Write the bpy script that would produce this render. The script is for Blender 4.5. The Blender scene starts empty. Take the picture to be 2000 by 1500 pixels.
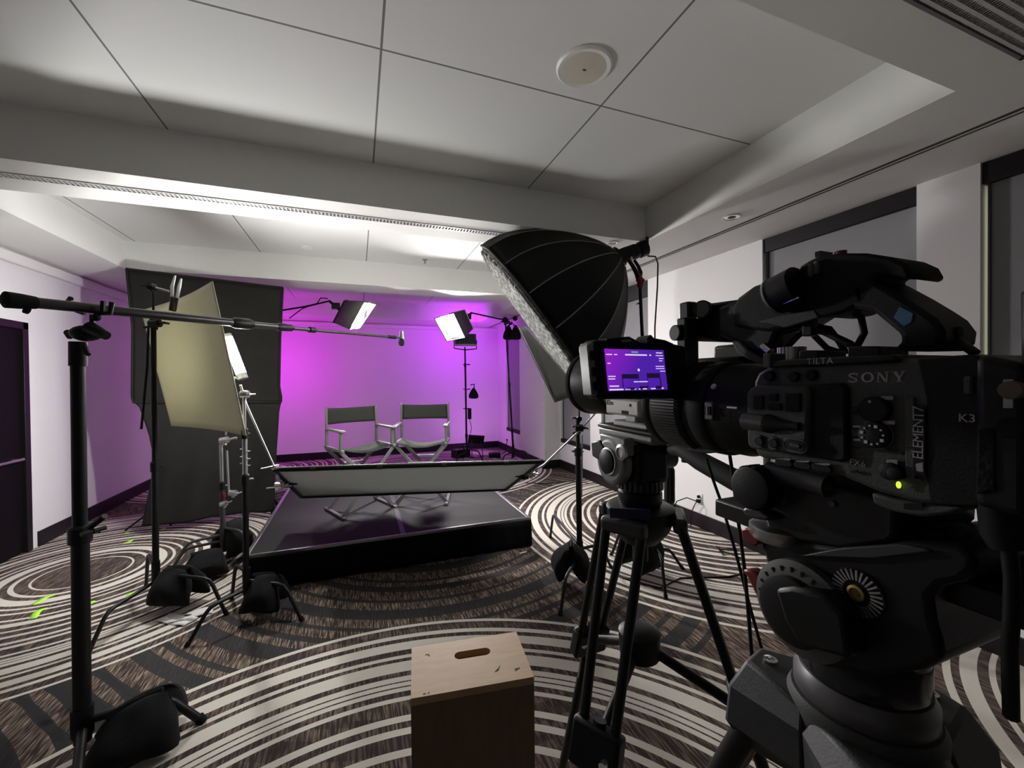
import bpy, bmesh, math, random
from mathutils import Vector, Matrix, Euler, noise
random.seed(7)
PI = math.pi
SC = bpy.context.scene
COL = SC.collection

# ------------------------------------------------------------------ measured viewpoint of the photograph
FPX, YAW, PITCH, ROLL, EYE = 806.73, 0.356833, -0.010539, -0.009873, 1.65
_f = Vector((math.sin(YAW)*math.cos(PITCH), math.cos(YAW)*math.cos(PITCH), math.sin(PITCH)))
_r0 = Vector((math.cos(YAW), -math.sin(YAW), 0)); _u0 = _r0.cross(_f)
CR = _r0*math.cos(ROLL)+_u0*math.sin(ROLL); CU = _u0*math.cos(ROLL)-_r0*math.sin(ROLL); CF = _f
CO = Vector((0, 0, EYE))
def ray(px, py): return CR*((px-1000)/FPX) - CU*((py-750)/FPX) + CF
def D(px, py, t): return CO + ray(px, py)*t            # sight line at distance t
def FZ(px, py, z=0.0):
    d = ray(px, py); return CO + d*((z-EYE)/d.z)        # ... on a level plane
def WX(px, py, x):
    d = ray(px, py); return CO + d*(x/d.x)              # ... on a wall plane x
def WY(px, py, y):
    d = ray(px, py); return CO + d*(y/d.y)
V = Vector

# ------------------------------------------------------------------ materials
def _nodes(name):
    m = bpy.data.materials.new(name); m.use_nodes = True
    nt = m.node_tree; nt.nodes.clear()
    return m, nt
def N(nt, typ, **kw):
    n = nt.nodes.new(typ)
    for k, v in kw.items():
        if k in ('i',):
            for a, b in v.items(): n.inputs[a].default_value = b
        else: setattr(n, k, v)
    return n
def mat(name, col, rough=0.5, metal=0.0, var=0.12, scale=30.0, bump=0.0, bscale=None, spec=0.5, sheen=0.0, stretch=None):
    m, nt = _nodes(name); L = nt.links
    out = N(nt, 'ShaderNodeOutputMaterial'); b = N(nt, 'ShaderNodeBsdfPrincipled')
    L.new(b.outputs[0], out.inputs[0])
    tc = N(nt, 'ShaderNodeTexCoord'); no = N(nt, 'ShaderNodeTexNoise', i={'Scale': scale, 'Detail': 3.0})
    if stretch:
        mp = N(nt, 'ShaderNodeMapping'); mp.inputs['Scale'].default_value = stretch
        L.new(tc.outputs['Object'], mp.inputs[0]); L.new(mp.outputs[0], no.inputs['Vector'])
    else: L.new(tc.outputs['Object'], no.inputs['Vector'])
    mx = N(nt, 'ShaderNodeMix', data_type='RGBA')
    lo = [c*(1-var) for c in col]; hi = [min(1, c*(1+var)) for c in col]
    mx.inputs['A'].default_value = (*lo, 1); mx.inputs['B'].default_value = (*hi, 1)
    L.new(no.outputs['Fac'], mx.inputs['Factor']); L.new(mx.outputs['Result'], b.inputs['Base Color'])
    b.inputs['Roughness'].default_value = rough; b.inputs['Metallic'].default_value = metal
    b.inputs['Specular IOR Level'].default_value = spec
    if sheen: b.inputs['Sheen Weight'].default_value = sheen
    if bump:
        bp = N(nt, 'ShaderNodeBump'); bp.inputs['Strength'].default_value = bump; bp.inputs['Distance'].default_value = 0.004
        n2 = N(nt, 'ShaderNodeTexNoise', i={'Scale': bscale or scale*3, 'Detail': 4.0}); L.new(tc.outputs['Object'], n2.inputs['Vector'])
        L.new(n2.outputs['Fac'], bp.inputs['Height']); L.new(bp.outputs[0], b.inputs['Normal'])
    return m
def emit(name, col, strength):
    m, nt = _nodes(name); out = N(nt, 'ShaderNodeOutputMaterial'); e = N(nt, 'ShaderNodeEmission')
    e.inputs[0].default_value = (*col, 1); e.inputs[1].default_value = strength
    nt.links.new(e.outputs[0], out.inputs[0]); return m

M = {}
M['wall'] = mat('painted wall', (.70, .69, .70), .7, bump=.05, bscale=220, var=.02)
M['ceil_beam'] = mat('painted plaster', (.72, .72, .70), .75, bump=.04, bscale=160, var=.02)
M['base'] = mat('dark wood baseboard', (.010, .008, .010), .4, var=.2, spec=.25)
M['blackmetal'] = mat('black powder coat', (.0045, .0045, .005), .42, .0, var=.2, scale=60, spec=.3)
M['blackplastic'] = mat('black plastic', (.0045, .0045, .005), .45, var=.2, scale=80, bump=.05, bscale=400, spec=.25)
M['rubber'] = mat('black rubber', (.005, .005, .005), .75, var=.2, spec=.2)
M['gunmetal'] = mat('grey anodised metal', (.055, .055, .058), .38, .5, var=.15, scale=50)
M['camgrey'] = mat('camera body grey', (.056, .058, .058), .55, var=.15, scale=90, bump=.15, bscale=700, spec=.25)
M['camdark'] = mat('camera body black', (.005, .005, .0055), .55, var=.15, scale=90, bump=.1, bscale=700, spec=.2)
M['lightgrey'] = mat('light grey metal', (.30, .30, .31), .4, .3, var=.1)
M['chrome'] = mat('bright chrome', (.75, .75, .76), .22, 1.0, var=.08)
M['steel'] = mat('brushed steel', (.45, .45, .46), .3, .9, var=.1, stretch=(1, 1, 8))
M['bagcloth'] = mat('black cordura', (.0045, .0045, .005), .85, var=.3, scale=40, bump=.4, bscale=300, sheen=.03, spec=.2)
M['blackcloth'] = mat('black cloth', (.014, .0136, .013), .9, var=.25, scale=9, bump=.3, bscale=500, sheen=.03, spec=.15)
M['skirt'] = mat('black skirt cloth', (.005, .005, .0055), .9, var=.2, scale=20, bump=.3, bscale=400, spec=.1)
M['canvas'] = mat('dark grey canvas', (.021, .022, .020), .85, var=.12, scale=60, bump=.4, bscale=900, spec=.15)
M['chairwood'] = mat('dark satin wood', (.10, .096, .098), .33, .25, var=.3, scale=20, stretch=(1, 1, .15))
M['plywood'] = mat('birch plywood', (.44, .285, .15), .55, var=.16, scale=14, stretch=(1, 6, 1), bump=.08, bscale=60)
M['plyshade'] = mat('shaded plywood', (.16, .105, .065), .55, var=.2, scale=12, stretch=(6, 1, 1))  # same plywood in a darker colour, shade painted into the box walls
M['bounce'] = mat('cream bounce board', (.42, .405, .30), .6, var=.03, scale=3)
M['whiteplastic'] = mat('white plastic', (.75, .75, .74), .4, var=.04)
M['lenswhite'] = mat('white lens paint', (.50, .50, .49), .4, var=.06)
M['beige'] = mat('beige speaker grille', (.62, .58, .50), .6, var=.06, bump=.4, bscale=900)
M['red'] = mat('red anodised lever', (.16, .012, .02), .4, .3, var=.15)
M['blue'] = mat('blue tape', (.02, .09, .20), .6, var=.15)
M['navy'] = mat('navy label', (.012, .014, .07), .5, var=.15)
M['brass'] = mat('brass bolt', (.35, .27, .10), .35, .9, var=.15)
M['tape'] = mat('fluorescent green tape', (.42, .88, .06), .6, var=.08)
M['whitetape'] = mat('white tape', (.7, .7, .68), .6, var=.06)
M['shade'] = mat('grey blackout shade', (.235, .232, .25), .85, var=.05, scale=6, bump=.1, bscale=500, spec=.1)
M['shadehead'] = mat('dark shade header', (.008, .007, .008), .5, var=.15, spec=.2)
M['gap_shade'] = mat('painted gap shade', (.04, .04, .045), .8, var=.1)
M['grille'] = mat('grey vent metal', (.16, .165, .17), .5, .3, var=.1)
M['grillelight'] = mat('pale vent metal', (.55, .55, .54), .5, .2, var=.05)
M['doorwood'] = mat('dark door veneer', (.004, .0028, .004), .6, var=.3, scale=5, stretch=(4, 4, .3), spec=.12)
M['textwhite'] = mat('white lettering ink', (.55, .55, .55), .5, var=.03)
M['textgrey'] = mat('grey lettering ink', (.30, .30, .30), .4, .3, var=.05)
M['screenfabric'] = mat('grey reflector cloth', (.26, .265, .26), .75, .0, var=.10, scale=5, stretch=(1, 14, 14))
def _translucent(m, f, c=(.55, .56, .55)):
    nt = m.node_tree; out = [n for n in nt.nodes if n.type == 'OUTPUT_MATERIAL'][0]; b = out.inputs[0].links[0].from_node
    tr = N(nt, 'ShaderNodeBsdfTranslucent'); tr.inputs[0].default_value = (*c, 1); mx = N(nt, 'ShaderNodeMixShader'); mx.inputs[0].default_value = f
    nt.links.new(b.outputs[0], mx.inputs[1]); nt.links.new(tr.outputs[0], mx.inputs[2]); nt.links.new(mx.outputs[0], out.inputs[0])
_translucent(M['screenfabric'], .25)
_translucent(M['bounce'], .14, (.86, .83, .62))
M['octacloth'] = mat('black softbox cloth', (.004, .004, .004), .6, var=.3, scale=14, bump=.25, bscale=60, spec=.15)
M['piping'] = mat('softbox seam', (.16, .16, .16), .6, var=.2)
M['gridcloth'] = mat('black grid fabric', (.03, .03, .03), .8, var=.2)
M['flagcloth'] = mat('dark flag cloth', (.045, .045, .042), .9, var=.1, scale=30, bump=.3, bscale=600, spec=.1)
M['silverfab'] = mat('grey softbox fabric', (.10, .10, .10), .6, .1, var=.1)
M['glassdark'] = mat('dark lens glass', (.01, .01, .014), .05, var=.1)
M['coil'] = mat('black cable', (.006, .006, .006), .5, var=.2, spec=.2)
M['brown'] = mat('plain brown', (.10, .075, .06), .7, var=.2)
M['deckedge'] = mat('aluminium stage edge', (.35, .35, .36), .3, .9, var=.1)
M['plategrey'] = mat('light grey anodised plate', (.20, .20, .205), .45, .3, var=.1)
E_WARM = (1.0, .975, .91)

# ------------------------------------------------------------------ mesh builder
def frame(z):
    z = V(z).normalized(); a = V((0, 0, 1)) if abs(z.z) < .95 else V((1, 0, 0))
    x = a.cross(z).normalized(); y = z.cross(x); return x, y, z
class MB:
    def __init__(s): s.bm = bmesh.new()
    def box(s, c, size, R=None):
        mt = Matrix.Translation(V(c)) @ (R.to_4x4() if R is not None else Matrix.Identity(4)) @ Matrix.Diagonal((*size, 1))
        bmesh.ops.create_cube(s.bm, size=1, matrix=mt); return s
    def bb(s, a, b):
        a, b = V(a), V(b); return s.box((a+b)/2, [max(abs(q), 1e-4) for q in (b-a)])
    def cyl(s, p0, p1, r0, r1=None, n=18):
        return s.tube([p0, p1], [r0, r0 if r1 is None else r1], n)
    def tube(s, pts, r, n=10, closed=False):
        pts = [V(p) for p in pts]; k = len(pts)
        rr = r if isinstance(r, (list, tuple)) else [r]*k
        rings = []; x = None
        for i in range(k):
            if closed: t = pts[(i+1) % k]-pts[i-1]
            else: t = pts[min(i+1, k-1)]-pts[max(i-1, 0)]
            if t.length < 1e-9: t = V((0, 0, 1))
            t.normalize()
            if x is None: x = frame(t)[0]
            x = (x - t*x.dot(t))
            if x.length < 1e-6: x = frame(t)[0]
            x.normalize(); y = t.cross(x)
            rings.append([s.bm.verts.new(pts[i]+(x*math.cos(2*PI*j/n)+y*math.sin(2*PI*j/n))*rr[i]) for j in range(n)])
        m = k if closed else k-1
        for i in range(m):
            A, B = rings[i], rings[(i+1) % k]
            for j in range(n): s.bm.faces.new((A[j], A[(j+1) % n], B[(j+1) % n], B[j]))
        if not closed:
            s.bm.faces.new(rings[0][::-1]); s.bm.faces.new(rings[-1])
        return s
    def lathe(s, prof, o, axis, n=32, cap=True):
        x, y, z = frame(axis); o = V(o); rings = []
        for (r, h) in prof:
            rings.append([s.bm.verts.new(o+z*h+(x*math.cos(2*PI*j/n)+y*math.sin(2*PI*j/n))*max(r, 1e-5)) for j in range(n)])
        for A, B in zip(rings, rings[1:]):
            for j in range(n): s.bm.faces.new((A[j], A[(j+1) % n], B[(j+1) % n], B[j]))
        if cap: s.bm.faces.new(rings[0][::-1]); s.bm.faces.new(rings[-1])
        return s
    def prism(s, pts, off):
        pts = [V(p) for p in pts]; off = V(off)
        a = [s.bm.verts.new(p) for p in pts]; b = [s.bm.verts.new(p+off) for p in pts]; n = len(a)
        s.bm.faces.new(a[::-1]); s.bm.faces.new(b)
        for i in range(n): s.bm.faces.new((a[i], a[(i+1) % n], b[(i+1) % n], b[i]))
        return s
    def grid(s, fn, nu, nv):
        vs = [[s.bm.verts.new(fn(i/nu, j/nv)) for j in range(nv+1)] for i in range(nu+1)]
        for i in range(nu):
            for j in range(nv): s.bm.faces.new((vs[i][j], vs[i+1][j], vs[i+1][j+1], vs[i][j+1]))
        return s
    def loft(s, rings, cap=True):
        R = [[s.bm.verts.new(V(p)) for p in r] for r in rings]; n = len(R[0])
        for A, B in zip(R, R[1:]):
            for j in range(n): s.bm.faces.new((A[j], A[(j+1) % n], B[(j+1) % n], B[j]))
        if cap: s.bm.faces.new(R[0][::-1]); s.bm.faces.new(R[-1])
        return s
    def ball(s, c, r, sc=(1, 1, 1), R=None, n=16):
        mt = Matrix.Translation(V(c)) @ (R.to_4x4() if R is not None else Matrix.Identity(4)) @ Matrix.Diagonal((sc[0], sc[1], sc[2], 1))
        bmesh.ops.create_uvsphere(s.bm, u_segments=n, v_segments=max(6, n//2), radius=r, matrix=mt); return s
    def build(s, name, m, parent=None, bevel=0.0, seg=2, solid=0.0, label=None, ang=38, sub=0):
        bmesh.ops.recalc_face_normals(s.bm, faces=s.bm.faces)
        inv = WORLD.get(parent.name if parent else None)
        if inv is not None: bmesh.ops.transform(s.bm, matrix=inv.inverted(), verts=s.bm.verts)
        me = bpy.data.meshes.new(name); s.bm.to_mesh(me); s.bm.free()
        me.polygons.foreach_set('use_smooth', [True]*len(me.polygons))
        me.set_sharp_from_angle(angle=math.radians(ang))
        me.materials.append(m)
        o = bpy.data.objects.new(name, me); COL.objects.link(o)
        if parent: o.parent = parent; WORLD[o.name] = WORLD.get(parent.name, Matrix.Identity(4))
        else: WORLD[o.name] = Matrix.Identity(4)
        if solid:
            q = o.modifiers.new('thickness', 'SOLIDIFY'); q.thickness = solid; q.offset = 0
        if bevel:
            q = o.modifiers.new('bevel', 'BEVEL'); q.width = bevel; q.segments = seg; q.limit_method = 'ANGLE'; q.angle_limit = math.radians(40)
        if sub:
            q = o.modifiers.new('smooth', 'SUBSURF'); q.levels = sub; q.render_levels = sub
        if label: o['label'] = label
        return o
WORLD = {}
def tag(o, label, cat, group=None, kind=None):
    o['label'] = label; o['category'] = cat
    if group: o['group'] = group
    if kind: o['kind'] = kind
    return o
def thing(name, label, cat, loc=(0, 0, 0), rz=0.0, group=None):
    o = bpy.data.objects.new(name, None); COL.objects.link(o); o.empty_display_size = .1
    o.location = V(loc); o.rotation_euler = (0, 0, rz)
    WORLD[o.name] = Matrix.Translation(V(loc)) @ Matrix.Rotation(rz, 4, 'Z')
    return tag(o, label, cat, group)
def local(name, label, cat, group=None):                 # a thing built around the origin, moved afterwards
    o = thing(name, label, cat, (0, 0, 0), 0, group); return o
def place(o, loc, rz=0.0):
    o.location = V(loc); o.rotation_euler = (0, 0, rz); return o
def copy_tree(o, parent=None):
    c = o.copy(); COL.objects.link(c)
    if parent: c.parent = parent
    for ch in list(o.children): copy_tree(ch, c)
    return c
def struct(o, label=None):
    o['kind'] = 'structure'
    if label: o['label'] = label
    return o
def letters(name, body, m, parent, o, u, v, size, ext=.0003, font_space=1.0, label=None, align='LEFT'):
    """text standing on the plane through o with reading direction u and up direction v"""
    cu = bpy.data.curves.new(name, 'FONT'); cu.body = body; cu.size = size; cu.extrude = ext; cu.space_character = font_space
    cu.align_x = align; cu.resolution_u = 3
    t = bpy.data.objects.new(name+'_curve', cu); COL.objects.link(t)
    dg = bpy.context.evaluated_depsgraph_get()
    me = bpy.data.meshes.new_from_object(t.evaluated_get(dg)); bpy.data.objects.remove(t); bpy.data.curves.remove(cu)
    u = V(u).normalized(); n = u.cross(V(v)).normalized(); v = n.cross(u)
    mt = Matrix((( u.x, v.x, n.x, o[0]), (u.y, v.y, n.y, o[1]), (u.z, v.z, n.z, o[2]), (0, 0, 0, 1)))
    inv = WORLD.get(parent.name)
    me.transform(inv.inverted() @ mt if inv is not None else mt)
    me.materials.clear(); me.materials.append(m); me.name = name
    ob = bpy.data.objects.new(name, me); COL.objects.link(ob); ob.parent = parent; WORLD[ob.name] = WORLD.get(parent.name)
    if label: ob['label'] = label
    return ob
# ================================================================== ROOM
XL, XR, XF, YB, YF = -3.07, 3.52, 3.20, 9.60, -5.5
ZS, ZC = 2.925, 3.24
# carpet: medallions of pale rings over a brown streaked ground with dark arcs
def carpet():
    m, nt = _nodes('ring patterned carpet'); L = nt.links
    out = N(nt, 'ShaderNodeOutputMaterial'); b = N(nt, 'ShaderNodeBsdfPrincipled'); L.new(b.outputs[0], out.inputs[0])
    b.inputs['Roughness'].default_value = .95; b.inputs['Specular IOR Level'].default_value = .15
    tc = N(nt, 'ShaderNodeTexCoord')
    P = tc.outputs['Object']
    def math_(op, a, b_=None, c=None):
        n = N(nt, 'ShaderNodeMath', operation=op)
        for k, q in enumerate((a, b_, c)):
            if q is None: continue
            if isinstance(q, (int, float)): n.inputs[k].default_value = q
            else: L.new(q, n.inputs[k])
        return n.outputs[0]
    def mixc(f, a, b_):
        n = N(nt, 'ShaderNodeMix', data_type='RGBA'); L.new(f, n.inputs['Factor'])
        for key, q in (('A', a), ('B', b_)):
            if isinstance(q, tuple): n.inputs[key].default_value = (*q, 1)
            else: L.new(q, n.inputs[key])
        return n.outputs['Result']
    # yarn streaks running down the room
    def streak(sx, sy, thr_lo, thr_hi, off):
        mp = N(nt, 'ShaderNodeMapping'); mp.inputs['Scale'].default_value = (sx, sy, 1); mp.inputs['Location'].default_value = (off, off*.7, 0)
        L.new(P, mp.inputs[0]); no = N(nt, 'ShaderNodeTexNoise', i={'Scale': 1.0, 'Detail': 1.0}); L.new(mp.outputs[0], no.inputs['Vector'])
        mr = N(nt, 'ShaderNodeMapRange'); mr.inputs['From Min'].default_value = thr_lo; mr.inputs['From Max'].default_value = thr_hi
        L.new(no.outputs['Fac'], mr.inputs['Value']); return mr.outputs[0]
    s1 = streak(85, 7, .47, .60, 0.0); s2 = streak(130, 9, .54, .66, 3.3)
    ground = mixc(s1, (.046, .031, .027), (.165, .122, .096)); ground = mixc(s2, ground, (.38, .295, .22))
    inner = mixc(s1, (.050, .032, .033), (.155, .112, .098))
    fine = N(nt, 'ShaderNodeTexNoise', i={'Scale': 260.0, 'Detail': 2.0}); L.new(P, fine.inputs['Vector'])
    stripes = [(.997, .016), (.947, .015), (.905, .034), (.858, .014), (.822, .040), (.776, .014), (.757, .011), (.739, .013), (.708, .014),
               (.652, .015), (.617, .015), (.565, .018), (.52, .010), (.47, .03), (.425, .012), (.37, .014), (.33, .012), (.28, .042), (.225, .015), (.17, .012)]
    def dist(cx, cy, R):
        n = N(nt, 'ShaderNodeVectorMath', operation='DISTANCE'); L.new(P, n.inputs[0]); n.inputs[1].default_value = (cx, cy, 0)
        return math_('DIVIDE', n.outputs['Value'], R)
    def ramp(fac, stops):
        r = N(nt, 'ShaderNodeValToRGB'); r.color_ramp.interpolation = 'CONSTANT'; e = r.color_ramp.elements
        L.new(fac, r.inputs[0])
        e[0].position = 0; e[0].color = (0, 0, 0, 1); e[1].position = stops[0][0]; e[1].color = (stops[0][1],)*3+(1,)
        for p, v_ in stops[1:]:
            q = e.new(p); q.color = (v_, v_, v_, 1)
        return r.outputs['Color']
    def rings(fac, ss):
        half = [ss[:10], ss[10:]]; res = None
        for h in half:
            if not h: continue
            st = []
            for c, w in sorted(h): st += [(max(.001, (c-w/2)/1.1), 1.0), ((c+w/2)/1.1, 0.0)]
            o = ramp(math_('DIVIDE', fac, 1.1), st)
            res = o if res is None else math_('MAXIMUM', res, o)
        return res
    # dark arcs of the ground, two families
    darks = [(.30, .016), (.36, .042), (.43, .012), (.47, .025), (.53, .012), (.585, .040), (.64, .012), (.68, .016), (.73, .040), (.79, .011), (.83, .030), (.885, .016), (.93, .034), (.975, .012)]
    col = ground
    for (cx, cy, R) in ((.75, 4.75, 3.1), (-3.4, 1.0, 2.9), (2.9, 6.0, 2.6)):
        d = dist(cx, cy, R); col = mixc(math_('MULTIPLY', rings(d, darks), .93), col, (.030, .030, .033))
    for (cx, cy, R) in ((1.35, 7.75, 2.15), (3.85, 3.72, 2.27), (-2.27, 4.70, 1.83), (-1.9, 8.9, 2.0), (.036, .603, 2.25), (-3.6, .5, 1.7), (3.9, -.4, 2.0)):
        d = dist(cx, cy, R); inside = math_('LESS_THAN', d, 1.005)
        col = mixc(math_('MULTIPLY', inside, .62), col, inner)
        col = mixc(rings(d, stripes), col, (.80, .745, .66))
    f2 = N(nt, 'ShaderNodeMix', data_type='RGBA', blend_type='MULTIPLY'); f2.inputs['Factor'].default_value = .5
    L.new(col, f2.inputs['A']); L.new(fine.outputs['Fac'], f2.inputs['B'])
    g = N(nt, 'ShaderNodeGamma'); L.new(f2.outputs['Result'], g.inputs[0]); g.inputs[1].default_value = .92
    L.new(g.outputs[0], b.inputs['Base Color'])
    bp = N(nt, 'ShaderNodeBump'); bp.inputs['Strength'].default_value = .5; bp.inputs['Distance'].default_value = .004
    L.new(fine.outputs['Fac'], bp.inputs['Height']); L.new(bp.outputs[0], b.inputs['Normal'])
    return m
M['carpet'] = carpet()
def ceil_mat():
    m, nt = _nodes('ceiling panels'); L = nt.links
    out = N(nt, 'ShaderNodeOutputMaterial'); b = N(nt, 'ShaderNodeBsdfPrincipled'); L.new(b.outputs[0], out.inputs[0])
    b.inputs['Roughness'].default_value = .8
    tc = N(nt, 'ShaderNodeTexCoord'); sp = N(nt, 'ShaderNodeSeparateXYZ'); L.new(tc.outputs['Object'], sp.inputs[0])
    def line(sock, o, step, w):
        a = N(nt, 'ShaderNodeMath', operation='SUBTRACT'); L.new(sock, a.inputs[0]); a.inputs[1].default_value = o-step/2+step*40
        q = N(nt, 'ShaderNodeMath', operation='ADD'); L.new(a.outputs[0], q.inputs[0]); q.inputs[1].default_value = step*80
        w_ = N(nt, 'ShaderNodeMath', operation='MODULO'); L.new(q.outputs[0], w_.inputs[0]); w_.inputs[1].default_value = step
        c = N(nt, 'ShaderNodeMath', operation='COMPARE'); L.new(w_.outputs[0], c.inputs[0]); c.inputs[1].default_value = step/2; c.inputs[2].default_value = w
        return c.outputs[0]
    lx = line(sp.outputs['X'], .125, 1.222, .0055); ly = line(sp.outputs['Y'], 2.085, 2.50, .0055)
    mx = N(nt, 'ShaderNodeMath', operation='MAXIMUM'); L.new(lx, mx.inputs[0]); L.new(ly, mx.inputs[1])
    c = N(nt, 'ShaderNodeMix', data_type='RGBA'); L.new(mx.outputs[0], c.inputs['Factor'])
    c.inputs['A'].default_value = (.70, .705, .70, 1); c.inputs['B'].default_value = (.16, .16, .17, 1)
    L.new(c.outputs['Result'], b.inputs['Base Color'])
    no = N(nt, 'ShaderNodeTexNoise', i={'Scale': 240.0, 'Detail': 3.0}); L.new(tc.outputs['Object'], no.inputs['Vector'])
    bp = N(nt, 'ShaderNodeBump'); bp.inputs['Strength'].default_value = .08; bp.inputs['Distance'].default_value = .003
    L.new(no.outputs['Fac'], bp.inputs['Height']); L.new(bp.outputs[0], b.inputs['Normal'])
    return m
M['ceiling'] = ceil_mat()
M['dark_front'] = mat('unseen dark front', (.012, .011, .012), .9, var=.3, scale=6, spec=.1)  # added unseen dark surface that cuts bounce from behind the camera
def room():
    struct(MB().bb((XL-.15, YF, -.1), (XR+.2, YB+.15, 0)).build('floor', M['carpet']), 'brown carpet with pale ring medallions')
    struct(MB().bb((XL-.15, YF, ZC), (XR+.2, YB+.15, ZC+.1)).build('ceiling', M['ceiling']), 'panelled white ceiling')
    # soffit beams that frame the coffers
    k = 0
    for a, b_ in (((XL, 3.19, ZS), (XR, 3.70, ZC)), ((XL, 5.82, ZS), (XR, 6.30, ZC)), ((XL, 8.75, ZS), (XR, YB, ZC)), ((XL, YF, ZS), (XR, 1.05, ZC)),
                  ((XL, 1.05, ZS), (-2.41, 3.19, ZC)), ((XL, 3.70, ZS), (-2.41, 5.82, ZC)), ((XL, 6.30, ZS), (-2.41, 8.75, ZC)),
                  ((2.53, 1.05, ZS), (XR, 3.19, ZC)), ((2.53, 3.70, ZS), (XR, 5.82, ZC)), ((2.53, 6.30, ZS), (XR, 8.75, ZC))):
        k += 1; struct(MB().bb(a, b_).build('trim_%d' % k, M['ceil_beam']), 'white soffit beam')
    # dark strips painting the shade of the shadow gaps, and crown
    struct(MB().bb((2.985, YF, ZS-.004), (3.005, YB, ZS+.002)).bb((3.03, YF, ZS-.004), (3.04, YB, ZS+.002)).build('trim_11', M['gap_shade']), 'painted gap shade in the right soffit')
    struct(MB().bb((XL, YF, 2.80), (XL+.05, YB, 2.90)).build('trim_12', M['ceil_beam'], bevel=.01), 'crown moulding on the left wall')
    struct(MB().bb((XL, YB-.05, 2.82), (XF, YB, 2.90)).build('trim_13', M['ceil_beam'], bevel=.01), 'crown moulding on the back wall')
    # walls
    struct(MB().bb((XL, YB, 0), (XR, YB+.15, ZC)).build('wall_back', M['wall']))
    struct(MB().bb((XL-.15, YF, ZS), (XL, YB, ZC)).bb((XL-.15, YF, 0), (XL, 4.50, ZS)).bb((XL-.15, 5.52, 0), (XL, YB, ZS)).bb((XL-.15, 4.50, 2.26), (XL, 5.52, ZS)).build('wall_left', M['wall']))
    struct(MB().bb((XL-.15, YF-.15, 0), (XR+.2, YF, ZC)).build('wall_front', M['dark_front']))
    wins = [(-.02, 1.35), (1.653, 2.778), (4.39, 5.50), (5.83, 6.86)]
    w = MB(); z0, z1 = .50, 2.925; y = YF
    for a, b_ in wins:
        w.bb((XR, y, 0), (XR+.2, a, ZC)); w.bb((XR, a, 0), (XR+.2, b_, z0)); w.bb((XR, a, z1), (XR+.2, b_, ZC)); y = b_
    w.bb((XR, y, 0), (XR+.2, 6.9, ZC))
    struct(w.build('wall_right', M['wall']))
    struct(MB().bb((XF, 6.9, 0), (XR+.2, 8.12, ZC)).bb((XF, 8.95, 0), (XR+.2, YB, ZC)).bb((XF, 8.12, 0), (XR+.2, 8.95, z0)).bb((XF, 8.12, 2.75), (XR+.2, 8.95, ZC)).build('wall_right_return', M['wall']), 'furred out end of the right wall')
    # baseboards
    bh, bt = .155, .018
    struct(MB().bb((XL, YB-bt, 0), (XF, YB, bh)).build('baseboard_back', M['base'], bevel=.003))
    struct(MB().bb((XL, YF, 0), (XL+bt, 4.42, bh)).bb((XL, 5.60, 0), (XL+bt, YB, bh)).build('baseboard_left', M['base'], bevel=.003))
    struct(MB().bb((XR-bt, YF, 0), (XR, 6.9, bh)).bb((XF-bt, 6.9-bt, 0), (XR, 6.9, bh)).bb((XF-bt, 6.9-bt, 0), (XF, YB, bh)).build('baseboard_right', M['base'], bevel=.003))
    # windows behind blackout shades
    lab = ['grey blackout shade nearest the camera, at the right edge of the photo', 'wide grey blackout shade behind the cinema camera handle',
           'grey blackout shade behind the softbox stand', 'lilac lit blackout shade beside the wall corner', 'narrow shade on the far right wall behind the stand']
    pane = mat('window pane night', (.02, .02, .03), .1); day = emit('daylight pane', (1.0, .98, .72), .9)
    for i, (a, b_) in enumerate(wins+[(8.12, 8.95)]):
        X = XR if i < 4 else XF; top = 2.925 if i < 4 else 2.75
        wo = MB().bb((X+.15, a, z0), (X+.16, b_, top)).build('window_%d' % (i+1), day if i == 0 else pane); struct(wo, 'window glass')
        MB().bb((X+.12, a, z0), (X+.15, a+.03, top)).bb((X+.12, b_-.03, z0), (X+.15, b_, top)).bb((X+.12, a, z0), (X+.15, b_, z0+.03)).build('window_frame', M['gunmetal'], wo)
        t = thing('window_shade', lab[i], 'window shade', (X, (a+b_)/2, z0), 0, 'blackout shades')
        gap = .026 if i == 0 else .004
        hz = (.13, .125, .21, .21, .2)[i]
        MB().bb((X+.012, a+.002, top-hz), (X+.10, b_-.002, top-.002)).build('shade_header', M['shadehead'], t, bevel=.004)
        MB().bb((X+.045, a+.004, z0+.03), (X+.049, b_-gap, top-hz+.01)).build('shade_fabric', M['shade'], t)
        MB().bb((X-.012 if i in (2, 3, 4) else X+.03, a+.004, z0-.015), (X+.06, b_-.004, z0+.055)).build('hem_bar', M['shadehead'], t, bevel=.004)
        MB().bb((X+.03, b_-.03, z0+.03), (X+.06, b_-.02, top-hz)).build('side_channel', M['gunmetal'], t)
    # door on the left
    d = MB().bb((XL-.06, 4.57, .01), (XL-.015, 5.45, 2.19)).build('door_1', M['doorwood'], bevel=.004); struct(d, 'dark wooden door')
    MB().bb((XL-.15, 4.50, 0), (XL+.015, 4.57, 2.26)).bb((XL-.15, 5.45, 0), (XL+.015, 5.52, 2.26)).bb((XL-.15, 4.5, 2.19), (XL+.015, 5.52, 2.26)).build('door_frame', M['base'], d, bevel=.004)
    MB().tube([(XL+.045, 4.75, .93), (XL+.045, 5.36, .93)], .014).cyl((XL-.02, 4.78, .93), (XL+.045, 4.78, .93), .012).cyl((XL-.02, 5.33, .93), (XL+.045, 5.33, .93), .012).build('push_bar', M['steel'], d)
    struct(MB().bb((XL-.9, 4.3, 0), (XL-.16, 5.7, ZC)).build('wall_corridor', M['base']), 'dark void behind the door')
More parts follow.
